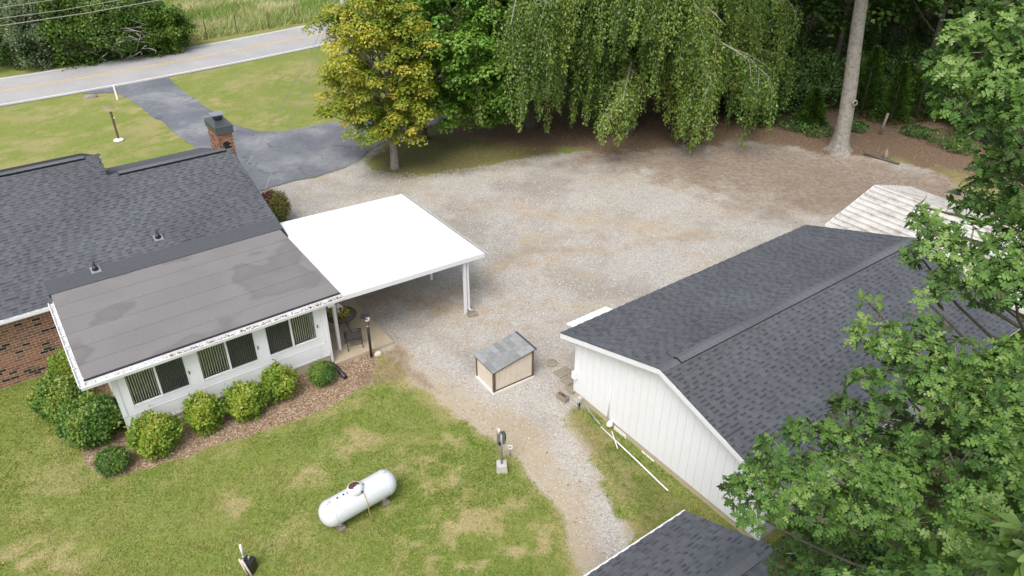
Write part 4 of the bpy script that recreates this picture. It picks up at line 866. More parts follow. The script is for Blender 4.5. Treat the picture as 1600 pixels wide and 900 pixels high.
# lamp post
lp = G(580.5, 557); lo = thing('lamp_post', 'slim black lamp post with small solar light at the patio edge', 'lamp post', (lp[0], lp[1], 0), 0)
MB().tube([(0, 0, 0), (0, 0, 1.62)], .05, 10).build('pole', M['black'], lo); MB().lathe([(.055, 0), (.065, .03), (.055, .06)], (0, 0, 1.35), 10).build('collar', simple('brass', (.35, .28, .18), .4, metallic=.7), lo)
MB().lathe([(.05, 0), (.085, .03), (.09, .13), (.05, .17)], (.02, -.02, 1.60), 12).build('lamp_head', simple('lamp_lens', (.62, .58, .48), .3), lo)
MB().hexa([(-.24, -.05, 1.74), (.04, -.13, 1.72), (.10, .07, 1.80), (-.18, .15, 1.82), (-.24, -.05, 1.76), (.04, -.13, 1.74), (.10, .07, 1.82), (-.18, .15, 1.84)]).build('solar_panel', simple('solar', (.015, .017, .022), .35), lo)
def rock(name, p, sx, sy, sz, mat, label, cat, seed=1, n=10):
    r = np.random.default_rng(seed); b = MB(); prof = []
    V_ = []; F_ = []
    for i in range(6):
        ph = math.pi/2*i/5
        for k in range(n):
            a = 2*math.pi*k/n; j = 1+r.uniform(-.12, .12); V_.append((sx*math.cos(ph)*math.cos(a)*j, sy*math.cos(ph)*math.sin(a)*j, sz*math.sin(ph)*(1+r.uniform(-.05, .05))-.01))
    for i in range(5):
        for k in range(n): F_.append((i*n+k, i*n+(k+1) % n, (i+1)*n+(k+1) % n, (i+1)*n+k))
    o = b.add(V_, F_, .5, True).build(name, mat); o.location = (p[0], p[1], 0); o.rotation_euler = (0, 0, .5); return tag(o, label, cat)
rock('rock', G(591, 553), .17, .13, .14, M['rock'], 'pale rounded rock beside the lamp post', 'rock')
rock('rock', G(142, 152), .5, .25, .25, M['block'], 'grey stone lump in bare soil beside the road', 'rock', 2)
# yard pole on concrete cube
yp = G(784, 733); yo = thing('utility_stand', 'grey steel stand with meter box on a concrete cube in the lawn', 'utility post', (yp[0], yp[1], 0), R(4))
MB().hexa([(-.17, -.17, -.02), (.17, -.17, -.02), (.17, .17, -.02), (-.17, .17, -.02), (-.15, -.15, .24), (.15, -.15, .24), (.15, .15, .24), (-.15, .15, .24)]).build('concrete_base', M['conc'], yo)
MB().tube([(0, 0, .2), (0, 0, 1.45)], .035, 10).build('pole', M['alu'], yo)
MB().box(-.13, .13, .03, .16, 1.0, 1.42).build('meter_box', simple('box_grey', (.16, .15, .13), .6), yo); MB().box(-.09, -.01, -.03, .03, 1.0, 1.12).build('switch', M['black'], yo)
b = MB(); b.tube([(-.08, .05, 1.40), (-.07, .02, 1.62)], .03, 8); b.build('white_cap', M['white'], yo); MB().tube([(0, 0, 1.42), (.06, 0, 1.55), (.12, -.02, 1.42), (.12, -.02, 1.2)], .02, 6).build('cable', M['black'], yo)
fp = G(797, 712); fo = thing('spigot', 'tiny white ring spigot in the gravel edge beside the meter stand', 'spigot', (fp[0], fp[1], 0), 0)
MB().tube([(0, 0, 0), (0, 0, .3)], .02, 6).build('riser', M['alu'], fo); MB().tube([(.07*math.cos(a), -.02, .38+.07*math.sin(a)) for a in np.linspace(0, 2*math.pi, 17)], .022, 6, cap=False).build('ring', M['white'], fo)
# hydrant-like box at the bottom edge
hp = G(391, 893); ho = thing('well_box', 'black box with rusty white pipes standing in the lawn at the bottom of the photo', 'well box', (hp[0], hp[1], 0), R(-12))
MB().box(-.12, .13, -.06, .18, 0, .42).build('box', M['black'], ho); MB().tube([(-.13, .06, .95), (-.12, .05, .50)], .032, 8).build('upper_pipe', simple('chalky_pipe', (.68, .64, .6), .7), ho)
for a, b_ in (((-.16, -.08, .55), (0, -.12, .02)), ((-.08, -.09, .55), (.12, -.13, .02))): MB().tube([a, b_], .028, 8).build('sloping_pipe', simple('rust_white_pipe', (.6, .5, .44), .8, .3, 12), ho)
MB().lathe([(.05, 0), (.05, .07)], (-.12, .05, .48), 10).build('coupling', M['alu'], ho); MB().tube([(.02, .05, .42), (.04, .05, .56)], .03, 8).build('valve', M['alu'], ho)
# things by the barn corner
for i, (x, y, an) in enumerate(((880, 582, 0), (891, 594, .05), (897, 606, -.04))):
    q = G(x, y); o = MB().box(-.30, .30, -.21, .21, -.02, .03).build('paving_slab', M['paver']); o.location = (q[0], q[1], 0); o.rotation_euler = (0, 0, HA+an)
    tag(o, ['tan mossy paving slab farthest from the barn corner, beside the round lid', 'grey middle paving slab of the short path to the barn corner', 'paving slab nearest the barn wall'][i], 'paving slab', 'paving slabs by the barn corner')
q = G(863, 567.5); o = MB().lathe([(.21, 0), (.21, .02), (.19, .03)], (0, 0, 0), 24).build('round_lid', M['paver']); o.location = (q[0], q[1], 0); tag(o, 'round brown lid set in the gravel near the barn corner', 'lid')
q = G(879, 624); cbk = thing('concrete_block', 'hollow concrete block with a brick shard on top, at the barn corner', 'concrete block', (q[0], q[1], 0), HA-1.45)
b = MB(); b.box(-.22, .22, -.10, -.07, 0, .2); b.box(-.22, .22, .07, .10, 0, .2)
for x in (-.22, -.018, .185): b.box(x, x+.035, -.07, .07, 0, .2)
b.build('block_shell', M['block'], cbk); MB().hexa([(-.06, -.03, .2), (.04, -.04, .2), (.05, .04, .2), (-.05, .05, .2), (-.04, -.02, .24), (.03, -.03, .23), (.03, .03, .23), (-.03, .03, .24)]).build('brick_shard', M['rust'], cbk)
def lay(name, pts, r, mat, label, cat, zs_=None):
    b = MB(); b.tube([G(x, y, z) for x, y, z in pts], r, 8); o = b.build(name, mat); return tag(o, label, cat)
lay('white_pipe', [(939, 667, .05), (990, 715, .05), (1044, 767, .05)], .022, M['white'], 'long thin white pipe lying in the grass along the barn', 'pipe')
lay('white_stick', [(956, 674, .25), (965, 701, .02)], .016, M['white'], 'short white pipe leaning across the long pipe below the barn lamp', 'pipe')
lay('garden_hose', [(906, 640, .02), (902, 630, .3), (908, 627, .35), (914, 633, .12), (925, 648, .06), (938, 664, .05)], .022, M['alu'], 'grey hose looping from the barn wall faucet', 'hose')
q = G(905, 636); fo = thing('faucet', 'dark faucet standing at the foot of the barn wall', 'faucet', (q[0], q[1], 0), HA); MB().tube([(0, 0, 0), (0, 0, .34)], .03, 8).build('riser', M['black'], fo); MB().box(-.06, .06, -.06, .06, .28, .42).build('tap_body', simple('white_grey', (.45, .45, .43), .6), fo)
# lawn markers
q = G(185.5, 218); mo2 = thing('marker_post', 'dark wooden marker post with a white foot in the front lawn', 'post', (q[0], q[1], 0), 0)
MB().box(-.05, .05, -.05, .05, 0, 1.75).build('post_shaft', M['brownwood'], mo2); MB().lathe([(.32, 0), (.28, .06), (.1, .08)], (0.05, -.1, 0), 14).build('white_foot', M['white'], mo2); MB().box(.07, .14, -.03, .03, 1.35, 1.42).build('post_tag', M['white'], mo2)
q = G(183.5, 155.5); o = MB().box(-.05, .05, -.02, .02, 0, 1.0).build('reflector_stake', M['white']); o.location = (q[0], q[1], 0); tag(o, 'thin white reflector stake where the driveway meets the road', 'stake')
q = G(169, 168.5); o = MB().lathe([(.25, 0), (.23, .03)], (0, 0, 0), 16).build('meter_lid', M['block']); o.location = (q[0], q[1], .0); o.scale = (1.8, .9, 1); tag(o, 'flat pale utility lid in a bare patch of the front lawn', 'lid')

# ------------------------------------------------------------------ poles, wires, fence
fi_ = 0
for x, y, lab in ((324, 62, 'leftmost'), (371, 53, 'second from the left'), (421, 45, 'third from the left'), (463, 34, 'rightmost')):
    q = G(x, y); o = thing('fence_post', f'thin rusty wire-fence post along the meadow, {lab}', 'fence post', (q[0], q[1], 0), 0, 'posts of the meadow fence')
    MB().box(-.035, .035, -.035, .035, 0, 1.55).build('post_shaft', M['brownwood'], o)
qs = [G(x, y) for x, y in ((324, 62), (371, 53), (421, 45), (463, 34))]; b = MB()
for z in (.5, .9, 1.35):
    b.tube([p+[0, 0, z] for p in qs], .005, 4)
tag(b.build('fence_wire', M['alu']), 'thin wires strung between the meadow fence posts', 'fence wire')
q = G(24, 48); up_ = thing('utility_pole', 'grey wooden utility pole behind the roadside shrubs at the top left', 'utility pole', (q[0], q[1], 0), 0)
MB().tube([(0, 0, 0), (0, 0, 11)], [.17, .12], 10).build('pole_shaft', M['greypole'], up_)
for (y0, x1, y1, z, lab) in ((12, 240, -27, 9.2, 'topmost in the photo'), (29, 187, 0, 8.6, 'middle one'), (40.5, 250, 0, 7.8, 'lowest and thickest')):
    a = G(0, y0, z); b_ = G(x1, y1, z); d = b_-a; b = MB(); b.tube([a-d*1.2+[0, 0, .8], a-d*.3, a, (a+b_)/2-[0, 0, .06], b_, b_+d*.8, b_+d*2.2+[0, 0, .9]], .026 if z < 8 else .018, 5)
    tag(b.build('overhead_wire', M['greypole']), f'overhead utility wire crossing the top left trees, {lab}', 'wire', 'overhead wires at the top left')
w2 = G(556, 185); pole2 = thing('utility_pole', 'wooden service pole hidden behind the yellow maple', 'utility pole', (w2[0], w2[1], 0), 0); MB().tube([(0, 0, 0), (0, 0, 9)], [.16, .12], 8).build('pole_shaft', M['greypole'], pole2)
top = np.array([w2[0], w2[1], 8.4])
for (x, y, z, u, lab) in ((386, 256, 4.0, -.4, 'left and thinner one'), (414, 296, 3.3, 0, 'right one, ending at the roof corner')):
    a = G(x, y, z); b_ = top+[0, 0, u]; b = MB(); b.tube([a+(b_-a)*s-np.array([0, 0, 1.2*s*(1-s)]) for s in np.linspace(0, 1, 9)], .010, 5); tag(b.build('service_wire', M['alu']), f'service wire from the house over the driveway, {lab}', 'wire', 'service wires of the house')
for x, y, h, m, nm, lab in ((1375, 210, 1.35, M['stump'], 'old_post', 'pale leaning old post in the leaf litter before the woods'),):
    q = G(x, y); o = MB().tube([(0, 0, 0), (.14, 0, h)], .08, 8).build(nm, m); o.location = (q[0], q[1], 0); tag(o, lab, 'post')
q = G(1383, 248); o = MB().tube([(0, 0, 0), (0, 0, .25), (-.05, 0, .62)], [.17, .13, .02], 7).build('tree_stump', M['stump']); o.location = (q[0], q[1], 0); tag(o, 'small splintered stump beside a border log right of the grey trunk', 'stump')
b = MB(); b.tube([G(1350, 240, .06), G(1405, 256, .06)], .07, 7); tag(b.build('border_log', M['bark']), 'dark log lying at the gravel edge right of the grey trunk', 'log')

# ------------------------------------------------------------------ vegetation
def branch(b, p0, p1, r0, r1, n=5, bend=.12, sides=7, seedv=None):
    p0, p1 = np.array(p0, float), np.array(p1, float); d = p1-p0; L_ = np.linalg.norm(d); off = rng.normal(size=3)*L_*bend; ts = np.linspace(0, 1, n+1)
    pts = [p0+d*t_+off*math.sin(math.pi*t_)+np.array([0, 0, -.0]) for t_ in ts]; b.tube(pts, [r0+(r1-r0)*t_ for t_ in ts], sides); return pts
def clump_leaves(C, rad, n_each, size, up=.9, out=.7, rnd=.7, flat=.75, shell=.55):
    """C (k,3) clump centres, rad (k,). leaves lie in the upper shell of each clump"""
    k = len(C); idx = np.repeat(np.arange(k), n_each); n = len(idx); d = rdir(n); d[:, 2] = np.where(d[:, 2] < -.25, -d[:, 2], d[:, 2])
    r = (shell+(1-shell)*rng.random(n)**.6)*rad[idx]; Pn = C[idx]+d*r[:, None]*np.array([1, 1, flat]); N = nrm(d*out+np.array([0, 0, up])+rdir(n)*rnd)
    return idx, Pn, N, d
def crown_obj(parent, name, C, rad, n_each, size, mat, tmpl=QUAD, vbase=.5, vclump=.25, vleaf=.2, **k):
    idx, Pn, N, d = clump_leaves(C, rad, n_each, size, **k); n = len(idx); cv = rng.normal(0, vclump, len(C)); v = np.clip(vbase+cv[idx]+rng.normal(0, vleaf, n), 0, 1)
    return link(name, leaves(Pn, perp(N, n), N, size*rng.uniform(.7, 1.3, n), *tmpl, v, mat, name), parent)
def blob_centres(n, c, R3, seed=0, low=-1.0, inner=.35):
    d = rdir(n); r = (inner+(1-inner)*rng.random(n)**.45); q = d*r[:, None]; q[:, 2] = np.where(q[:, 2] < low, -q[:, 2]*.5, q[:, 2]); w_ = 1+.22*np.sin(d[:, 0]*5+seed)*np.cos(d[:, 1]*4-seed)+.12*np.sin(d[:, 2]*7+seed*2)
    return np.array(c)+q*np.array(R3)*w_[:, None]
def tree(name, label, base, h, c, R3, nclump, crad, n_each, size, mat, group=None, bark=None, tr=.2, cat='tree', tmpl=WIDE, limbs=14, extra=None, clear=None, **k):
    o = thing(name, label, cat, (base[0], base[1], 0), 0, group); c = np.array(c, float); C = blob_centres(nclump, c, R3, seed=base[0]) if extra is None else extra
    b = MB(); top = np.array([c[0]*.6, c[1]*.6, h]); hb = clear if clear is not None else c[2]-R3[2]
    b.tube([(0, 0, -.1), (0, 0, .15), (.02, 0, hb*.5), top*.5+[0, 0, 0], top*.8], [tr*1.7, tr*1.15, tr, tr*.6, tr*.25], 10)
    sel = rng.choice(len(C), min(limbs, len(C)), replace=False)
    for i in sel:
        zb = max(hb*.9, min(C[i][2]-1, h*.75)*rng.uniform(.55, .95)); f = min(1, zb/(h*.8)); p0 = np.array([top[0]*f*.8, top[1]*f*.8, zb]); branch(b, p0, C[i], tr*.38*(1-f*.5), tr*.06, 5, .06, 6)
    b.build('trunk', bark or M['bark'], o)
    rad = crad*rng.uniform(.7, 1.35, len(C)); crown_obj(o, 'crown', C, rad, n_each, size, mat, tmpl, **k); return o

def shrub(name, label, px, w_, h, mat, n=5200, size=.07, group=None, cat='shrub', tmpl=QUAD, lump=.10, loc=None, **k):
    q = G(*px) if loc is None else loc; o = thing(name, label, cat, (q[0], q[1], 0), 0, group)
    d = rdir(n); d[:, 2] = np.where(rng.random(n) < .45, np.abs(d[:, 2]), d[:, 2]*.9); s1 = rng.random()*9
    lum = 1+lump*(np.sin(d[:, 0]*7+s1)*np.cos(d[:, 1]*6-s1)+np.sin(d[:, 2]*9+s1)*.6)+rng.normal(0, .05, n)+np.where(rng.random(n) < .06, rng.uniform(.05, .2, n), 0)
    r = (.62+.38*rng.random(n)**.5)*lum; Pn = d*r[:, None]*np.array([w_/2, w_/2, h*.52])+np.array([0, 0, h*.46]); Pn[:, 2] = np.maximum(Pn[:, 2], .03)
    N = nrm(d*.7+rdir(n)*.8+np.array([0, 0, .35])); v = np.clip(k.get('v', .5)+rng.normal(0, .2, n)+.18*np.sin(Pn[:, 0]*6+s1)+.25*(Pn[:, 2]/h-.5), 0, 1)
    A = nrm(d*.8+np.array([0, 0, .6])+rdir(n)*.6); A = nrm(A-N*np.sum(A*N, 1, keepdims=True))
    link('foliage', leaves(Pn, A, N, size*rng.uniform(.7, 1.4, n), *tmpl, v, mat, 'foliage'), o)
    b = MB()
    for i in range(7): a = rng.uniform(0, 6.28); b.tube([(0, 0, -.02), (math.cos(a)*w_*.1, math.sin(a)*w_*.1, h*.3), (math.cos(a)*w_*.3, math.sin(a)*w_*.3, h*.75)], [.025, .018, .008], 5)
    b.build('stems', M['bark'], o); return o
# clipped shrubs round the sunroom
gA = 'golden shrubs along the sunroom front'
for px, w_, h, lab in (((247, 700), 1.45, 1.15, 'golden green shrub nearest the sunroom left corner'), ((324, 668), 1.15, 1.15, 'golden green shrub, second from the left along the sunroom'),
                       ((386, 645), 1.25, 1.10, 'golden green shrub, third from the left along the sunroom'), ((440, 619), 1.08, 1.1, 'golden green shrub below the right sunroom window')):
    shrub('golden_shrub', lab, px, w_*rng.uniform(.95, 1.08), h*rng.uniform(.95, 1.12), L_YSH, 5200, .095, gA, lump=.17)
shrub('dark_shrub', 'small dark green round shrub beside the black drain pipe', (505, 597), .92, .8, L_DSH, 6500, .05)
shrub('large_shrub', 'large dark green shrub at the sunroom left corner', (150, 682), 1.75, 1.45, L_DSH, 11000, .10, v=.55)
shrub('large_shrub', 'large green shrub between the big corner shrub and the brick wall', (103, 645), 1.55, 1.35, L_DSH, 9000, .10, v=.75)
shrub('large_shrub', 'yellow-green shrub top peeking beside the gutter against the brick wall', (118, 612), 1.2, 1.7, L_YSH, 5000, .07, v=.35)
shrub('rose_shrub', 'small dark rose shrub with a few red flowers at the mulch tip', (180, 733), .95, .75, L_DSH, 4500, .055, v=.4)
shrub('red_shrub', 'red and green shrub by the gravel beside the house gable', (431, 350), 1.5, 1.75, L_RED, 6500, .09)

# turning maple
mb = G(617, 262); dcen = np.array([-.25, 0.2, 5.6])
tree('yellow_maple', 'yellow-green maple turning colour, standing at the driveway edge', mb, 10.5, dcen, (3.0, 2.9, 4.2), 340, .50, 140, .15, L_MAPLE, bark=M['greybark'], tr=.21, limbs=44, vbase=.47, vclump=.18, vleaf=.12, clear=1.8)
gb_ = G(661, 216); tree('green_maple', 'bright green maple right behind the yellow maple', gb_, 12, (3.0, -.8, 6.4), (4.3, 4.0, 4.8), 420, .62, 150, .18, L_GREEN, tr=.26, limbs=20, vbase=.55, vclump=.2, vleaf=.2, clear=2.2)
tree('green_maple', 'tall green maple rising above and between the first two maples', np.array([-4.2, 52.0]), 15, (0, 0, 8.5), (5.5, 4.5, 6), 330, .85, 120, .22, L_GREEN, tr=.3, limbs=12, vbase=.3, clear=2.5)

# weeping tree: long hanging plumes
def weeping(base, label, nlimb=72):
    o = thing('weeping_tree', label, 'tree', (base[0], base[1], 0), 0); b = MB(); b.tube([(0, 0, -.1), (0, 0, .3), (.1, 0, 3), (.2, .1, 7), (0, .1, 12)], [.62, .42, .36, .28, .12], 10)
    P_ = []; A_ = []; V_ = []; tw = MB(); lb_ = MB()
    for li_ in range(nlimb):
        az = rng.uniform(0, 2*math.pi); z0 = rng.uniform(4.5, 12.5); reach = rng.uniform(3.8, 9.6)*(1-.30*max(0, (z0-8)/6)); z1 = z0+rng.uniform(.3, 2.2)
        dirv = np.array([math.cos(az), math.sin(az), 0]); mid = dirv*reach*.55+np.array([0, 0, z1]); lv = rng.normal(0, .13); end = dirv*reach+np.array([0, 0, z1-rng.uniform(.8, 2.4)])
        pts = [np.array([0, 0, z0])*(1-t_)**2+mid*2*t_*(1-t_)+end*t_*t_ for t_ in np.linspace(0, 1, 8)]; lb_.tube(pts, [.12*(1-.85*t_) for t_ in np.linspace(0, 1, 8)], 6)
        for s in range(15):
            t_ = rng.uniform(.30, 1.0); a0 = np.array([0, 0, z0])*(1-t_)**2+mid*2*t_*(1-t_)+end*t_*t_; side = nrm(dirv*rng.uniform(.1, 1)+rdir(1)[0]*.8*np.array([1, 1, 0])); out = rng.uniform(.3, 1.5); ln = min(rng.uniform(1.0, 5.6), a0[2]-rng.uniform(.4, 2.3))
            if ln < .8: continue
            ts = np.linspace(0, 1, 9); w1 = rng.normal(size=3)*.10; pp_ = [a0+side*out*(1-(1-q_)**2.2)-np.array([0, 0, ln])*q_**1.35+w1*math.sin(q_*5) for q_ in ts]
            tw.tube(pp_, [.020*(1-.75*q_) for q_ in ts], 3, cap=False)
            n = int(ln*100); u = rng.random(n)*8; i = np.minimum(u.astype(int), 7); f = (u-i)[:, None]; pa = np.array(pp_); base_p = pa[i]*(1-f)+pa[i+1]*f
            fat = .12+.30*np.sin(np.pi*np.clip(u/8*1.02, 0, 1))**.7
            off = rdir(n)*fat[:, None]*rng.random((n, 1))**.5; off[:, 2] -= .06
            P_.append(base_p+off); A_.append(nrm(off*1.0+np.array([0, 0, -.25])+rdir(n)*.25)); cvv = rng.normal(0, .16)+lv; V_.append(np.clip(.5+cvv+rng.normal(0, .2, n), 0, 1))
    b.build('trunk', M['bark'], o); lb_.build('limbs', M['greybark'], o, kind='stuff'); tw.build('twigs', M['twig'], o, kind='stuff')
    P_ = np.concatenate(P_); A_ = np.concatenate(A_); V_ = np.concatenate(V_); N = nrm(rdir(len(P_))*.7+[0, 0, .8]); N = nrm(N-A_*np.sum(N*A_, 1, keepdims=True))
    link('crown', leaves(P_, A_, N, .155*rng.uniform(.7, 1.3, len(P_)), *QUAD, V_, L_WEEP, 'crown'), o); return o
weeping(G(982, 205), 'big weeping tree with hanging feathery branches over the brown ground')
weeping(np.array([1.2, 46.5]), 'second weeping tree left of the big one, against the green maple', 34)

# tall grey trunk in front of the woods
tbq = G(1311, 236); o = thing('oak_tree', 'tall grey oak trunk with a knot hole, in front of the dark woods', 'tree', (tbq[0], tbq[1], 0), 0); b = MB()
n = 18; V_ = []; F_ = []; zs2 = [0, .25, .6, 1.2, 2.4, 4, 5.5, 7, 8.5, 10, 12, 15]
for i, z in enumerate(zs2):
    r = .44*(1-.028*z)+.34*math.exp(-z*2.6)
    for k in range(n):
        a = 2*math.pi*k/n; rr = r*(1+.05*math.sin(a*3+z)+(.22*math.exp(-z*3)*math.sin(a*5+1))+.02*math.sin(a*9+z*3)); V_.append((rr*math.cos(a)-.085*z+.06*math.sin(z*.5), rr*math.sin(a), z-.03))
for i in range(len(zs2)-1):
    for k in range(n): F_.append((i*n+k, i*n+(k+1) % n, (i+1)*n+(k+1) % n, (i+1)*n+k))
b.add(V_, F_, .5, True); tk_ = b.build('trunk', M['greybark'], o)
kz = 3.05; MB().lathe([(.17, 0), (.175, .06), (.13, .10), (.10, .06), (.095, .02)], (.02, -.40, kz), 18, axis=(.25, -1, .05)).build('knot', M['greybark'], tk_); MB().lathe([(.10, 0), (.09, .03)], (.02, -.44, kz), 16, axis=(.25, -1, .05)).build('knot_hole', M['dark'], tk_)
C = blob_centres(150, (0, 0, 13.5), (6.5, 6, 4.5), 2); b = MB()
for i in range(20): branch(b, (-1.0, 0, rng.uniform(8.5, 13)), C[np.argsort(-C[:, 2])[i]], .10, .02)
b.build('limbs', M['bark'], o); crown_obj(o, 'crown', C, .95*rng.uniform(.7, 1.3, 150), 80, .26, L_WOOD, WIDE, vbase=.5)

# woods behind
wl = ['near the meadow end', 'behind the green maple', 'behind the weeping tree', 'right behind the weeping tree trunk', 'between weeping tree and grey trunk', 'left of the grey oak trunk', 'behind the grey oak trunk', 'right of the grey oak trunk', 'with the thin pale stem', 'beyond the right oak', 'at the far right edge', 'deep in the woods behind the grey trunk', 'deep in the woods at the right', 'deep in the woods at the middle', 'far back at the middle', 'far back behind the grey trunk', 'far back at the right', 'at the far right back', 'behind the weeping crown', 'behind the young cedars']
wp_ = [(-9, 62), (-2, 58), (4, 62), (9, 57), (14, 53), (17, 60), (23, 54), (28, 51), (32, 56), (36, 48), (42, 44), (22, 66), (36, 64), (9, 69), (16, 74), (24, 76), (31, 72), (44, 58), (13, 63), (29, 60)]
for (x, y), l in zip(wp_, wl):
    h = rng.uniform(13, 17); tree('woodland_tree', f'dark woodland tree {l}', np.array([x, y]), h, (0, 0, h*.66), (4.6, 4.4, h*.36), 120, 1.15, 75, .34, L_WOOD, group='woodland trees behind the yard', tr=.22, limbs=10, vbase=.4, clear=h*.32)
# understory bushes and cedars
ub = [((1180, 190), 3.2, 2.6), ((1235, 175), 3.6, 3.0), ((1275, 165), 3.5, 3.4), ((1345, 160), 3.8, 3.2), ((1400, 150), 4.0, 3.6), ((1450, 160), 3.6, 3.2), ((1500, 190), 4.0, 2.4), ((1215, 140), 4.5, 4.2), ((1300, 125), 5, 4.6), ((1380, 110), 5, 5.0), ((1460, 120), 5, 4.5), ((1120, 165), 3.6, 2.6), ((1540, 215), 3.5, 2.4), ((1560, 170), 4, 4), ((1050, 140), 3.6, 3.0), ((1195, 100), 5, 5), ((1240, 80), 5, 5.5), ((1330, 75), 6, 6), ((1420, 70), 6, 6), ((1170, 60), 6, 6), ((1500, 90), 6, 5.5)]
for i, (px, w_, h) in enumerate(ub):
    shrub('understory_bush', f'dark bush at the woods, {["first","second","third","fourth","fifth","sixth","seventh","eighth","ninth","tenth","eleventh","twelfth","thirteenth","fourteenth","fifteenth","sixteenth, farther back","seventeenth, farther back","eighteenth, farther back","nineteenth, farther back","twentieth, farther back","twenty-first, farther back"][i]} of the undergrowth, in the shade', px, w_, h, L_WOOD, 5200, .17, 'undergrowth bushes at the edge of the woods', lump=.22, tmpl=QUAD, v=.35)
for i, (x, y) in enumerate(((6, 80), (16, 79), (26, 81), (36, 78), (46, 72), (56, 62))):
    shrub('understory_thicket', 'dense dark thicket at the back of the woods, ' + ['leftmost', 'left of the middle', 'in the middle', 'right of the middle', 'second from the right', 'rightmost'][i], None, 12, 7, L_WOOD, 9000, .38, 'thickets at the back of the woods', lump=.2, loc=(x, y), v=.35)
def cedar(label, q, h, w_, n, mat, group, size=.2, v=.5):
    o = thing('cedar_tree', label, 'tree', (q[0], q[1], 0), 0, group); b = MB(); b.tube([(0, 0, 0), (0, 0, h*.95)], [.12, .02], 7); b.build('trunk', M['bark'], o)
    z = rng.random(n)**1.25; a = rng.uniform(0, 2*math.pi, n); s1 = rng.random()*6; rr = (1-z)**.8*w_/2*(1+.25*np.sin(a*5+z*14+s1)+.15*np.sin(z*40+a*2))*(.45+.55*rng.random(n)**.5)+.05
    Pn = np.column_stack([rr*np.cos(a), rr*np.sin(a), .15+z*h]); out = np.column_stack([np.cos(a), np.sin(a), np.full(n, .55)]); A = nrm(out+rdir(n)*.5); N = nrm(rdir(n)*.6+[0, 0, .6]+out*.4); N = nrm(N-A*np.sum(N*A, 1, keepdims=True))
    link('crown', leaves(Pn, A, N, size*rng.uniform(.6, 1.4, n), *NARROW, np.clip(v+.15*np.sin(a*3+s1)+rng.normal(0, .2, n), 0, 1), mat, 'crown'), o); return o
for i, (x, y, h, w_) in enumerate(((1345, 178, 4.2, 2.2), (1390, 190, 3.6, 2.0), (1430, 185, 4.4, 2.4), (1480, 175, 3.6, 2.2), (1265, 195, 2.2, 1.6))):
    cedar(['tallest young cedar just right of the grey trunk', 'young cedar behind the pale old post', 'broad young cedar in front of the dark woods, right side', 'young cedar beside the right oak leaves', 'low young cedar left of the grey trunk'][i], G(x, y), h, w_, 7000, L_CEDAR, 'young cedars at the woods', .18, .3)
for i, (px, w_, h) in enumerate((((1275, 208), 2.2, .55), ((1240, 200), 2.0, .6), ((1335, 202), 1.6, .5), ((1470, 222), 2.6, .7), ((1500, 235), 2.0, .6), ((1430, 210), 1.8, .5))):
    shrub('ground_plant', 'low sparse plant patch in the leaf litter, ' + ['left of the grey trunk', 'farther left of the grey trunk', 'right at the foot of the cedars', 'under the right oak', 'nearest the right oak leaves', 'between old post and right oak'][i], px, w_, h*.8, L_DSH, 420, .13, 'low plants at the woods edge', tmpl=WIDE, v=.2)

# trees across the road at the top left
tl_ = [((20, 100), 5.5, 5.5, L_WOOD, .35, 'dark leafy bush at the far left behind the road'), ((62, 103), 4.2, 5.4, L_PALE, .55, 'pale grey-green bush beside the utility pole'), ((125, 98), 5.0, 6.2, L_CEDAR, .35, 'tangled dark bush right of the pale one'),
       ((175, 92), 4.8, 6.0, L_WOOD, .55, 'brownish tangled bush in the middle of the roadside thicket'), ((222, 86), 4.4, 5.0, L_CEDAR, .25, 'dark bush right of the tangled middle'), ((262, 80), 4.0, 3.6, L_CEDAR, .5, 'rounded green bush at the right end of the roadside thicket'),
       ((55, 72), 7, 8, L_CEDAR, .5, 'taller green tree crown behind the pale bush'), ((120, 66), 7, 8.5, L_CEDAR, .6, 'bright green crown behind the tangled bush'), ((190, 60), 7, 7.5, L_GREEN, .35, 'leafy crown at the top behind the thicket'), ((5, 70), 7, 8.5, L_WOOD, .7, 'dark crown at the top left corner')]
for px, w_, h, m, v, lab in tl_: shrub('roadside_bush', lab, px, w_, h, m, 13000, .20, 'thicket across the road', lump=.24, tmpl=QUAD, v=min(1, v+.15))
b = MB()
for i in range(70):
    p = G(rng.uniform(90, 260), rng.uniform(84, 92), 0)+[0, -2.2, rng.uniform(.4, 3)]; b.tube([p, p+rng.normal(size=3)*[.5, .2, .3], p+rng.normal(size=3)*[.8, .3, .5]], [.03, .02, .008], 4)
tag(b.build('bare_branches', M['twig']), 'pale bare twigs tangled along the roadside thicket', 'branches', kind='stuff')

# wooden play frame glimpsed behind the weeping tree
q = G(868, 110); pf_ = thing('play_frame', 'wooden play frame with red and blue-white pieces glimpsed through the weeping tree', 'play frame', (q[0], q[1], 0), R(20))
for x in (-.9, .9):
    for y in (-.6, .6): MB().box(x-.06, x+.06, y-.06, y+.06, 0, 2.6).build('frame_post', M['siding_tan'], pf_)
MB().box(-.95, .95, -.65, .65, 1.1, 1.2).build('deck', M['rust'], pf_); MB().extr([(-1.1, -.75, 2.5), (-1.1, .75, 2.5), (-1.1, 0, 3.1)], (2.2, 0, 0)).build('canopy', M['blue'], pf_); MB().box(-.3, .9, -.72, -.66, 1.2, 1.7).build('side_panel', M['red'], pf_); MB().box(-.9, .9, -.74, -.67, 2.35, 2.5).build('beam', M['white'], pf_)

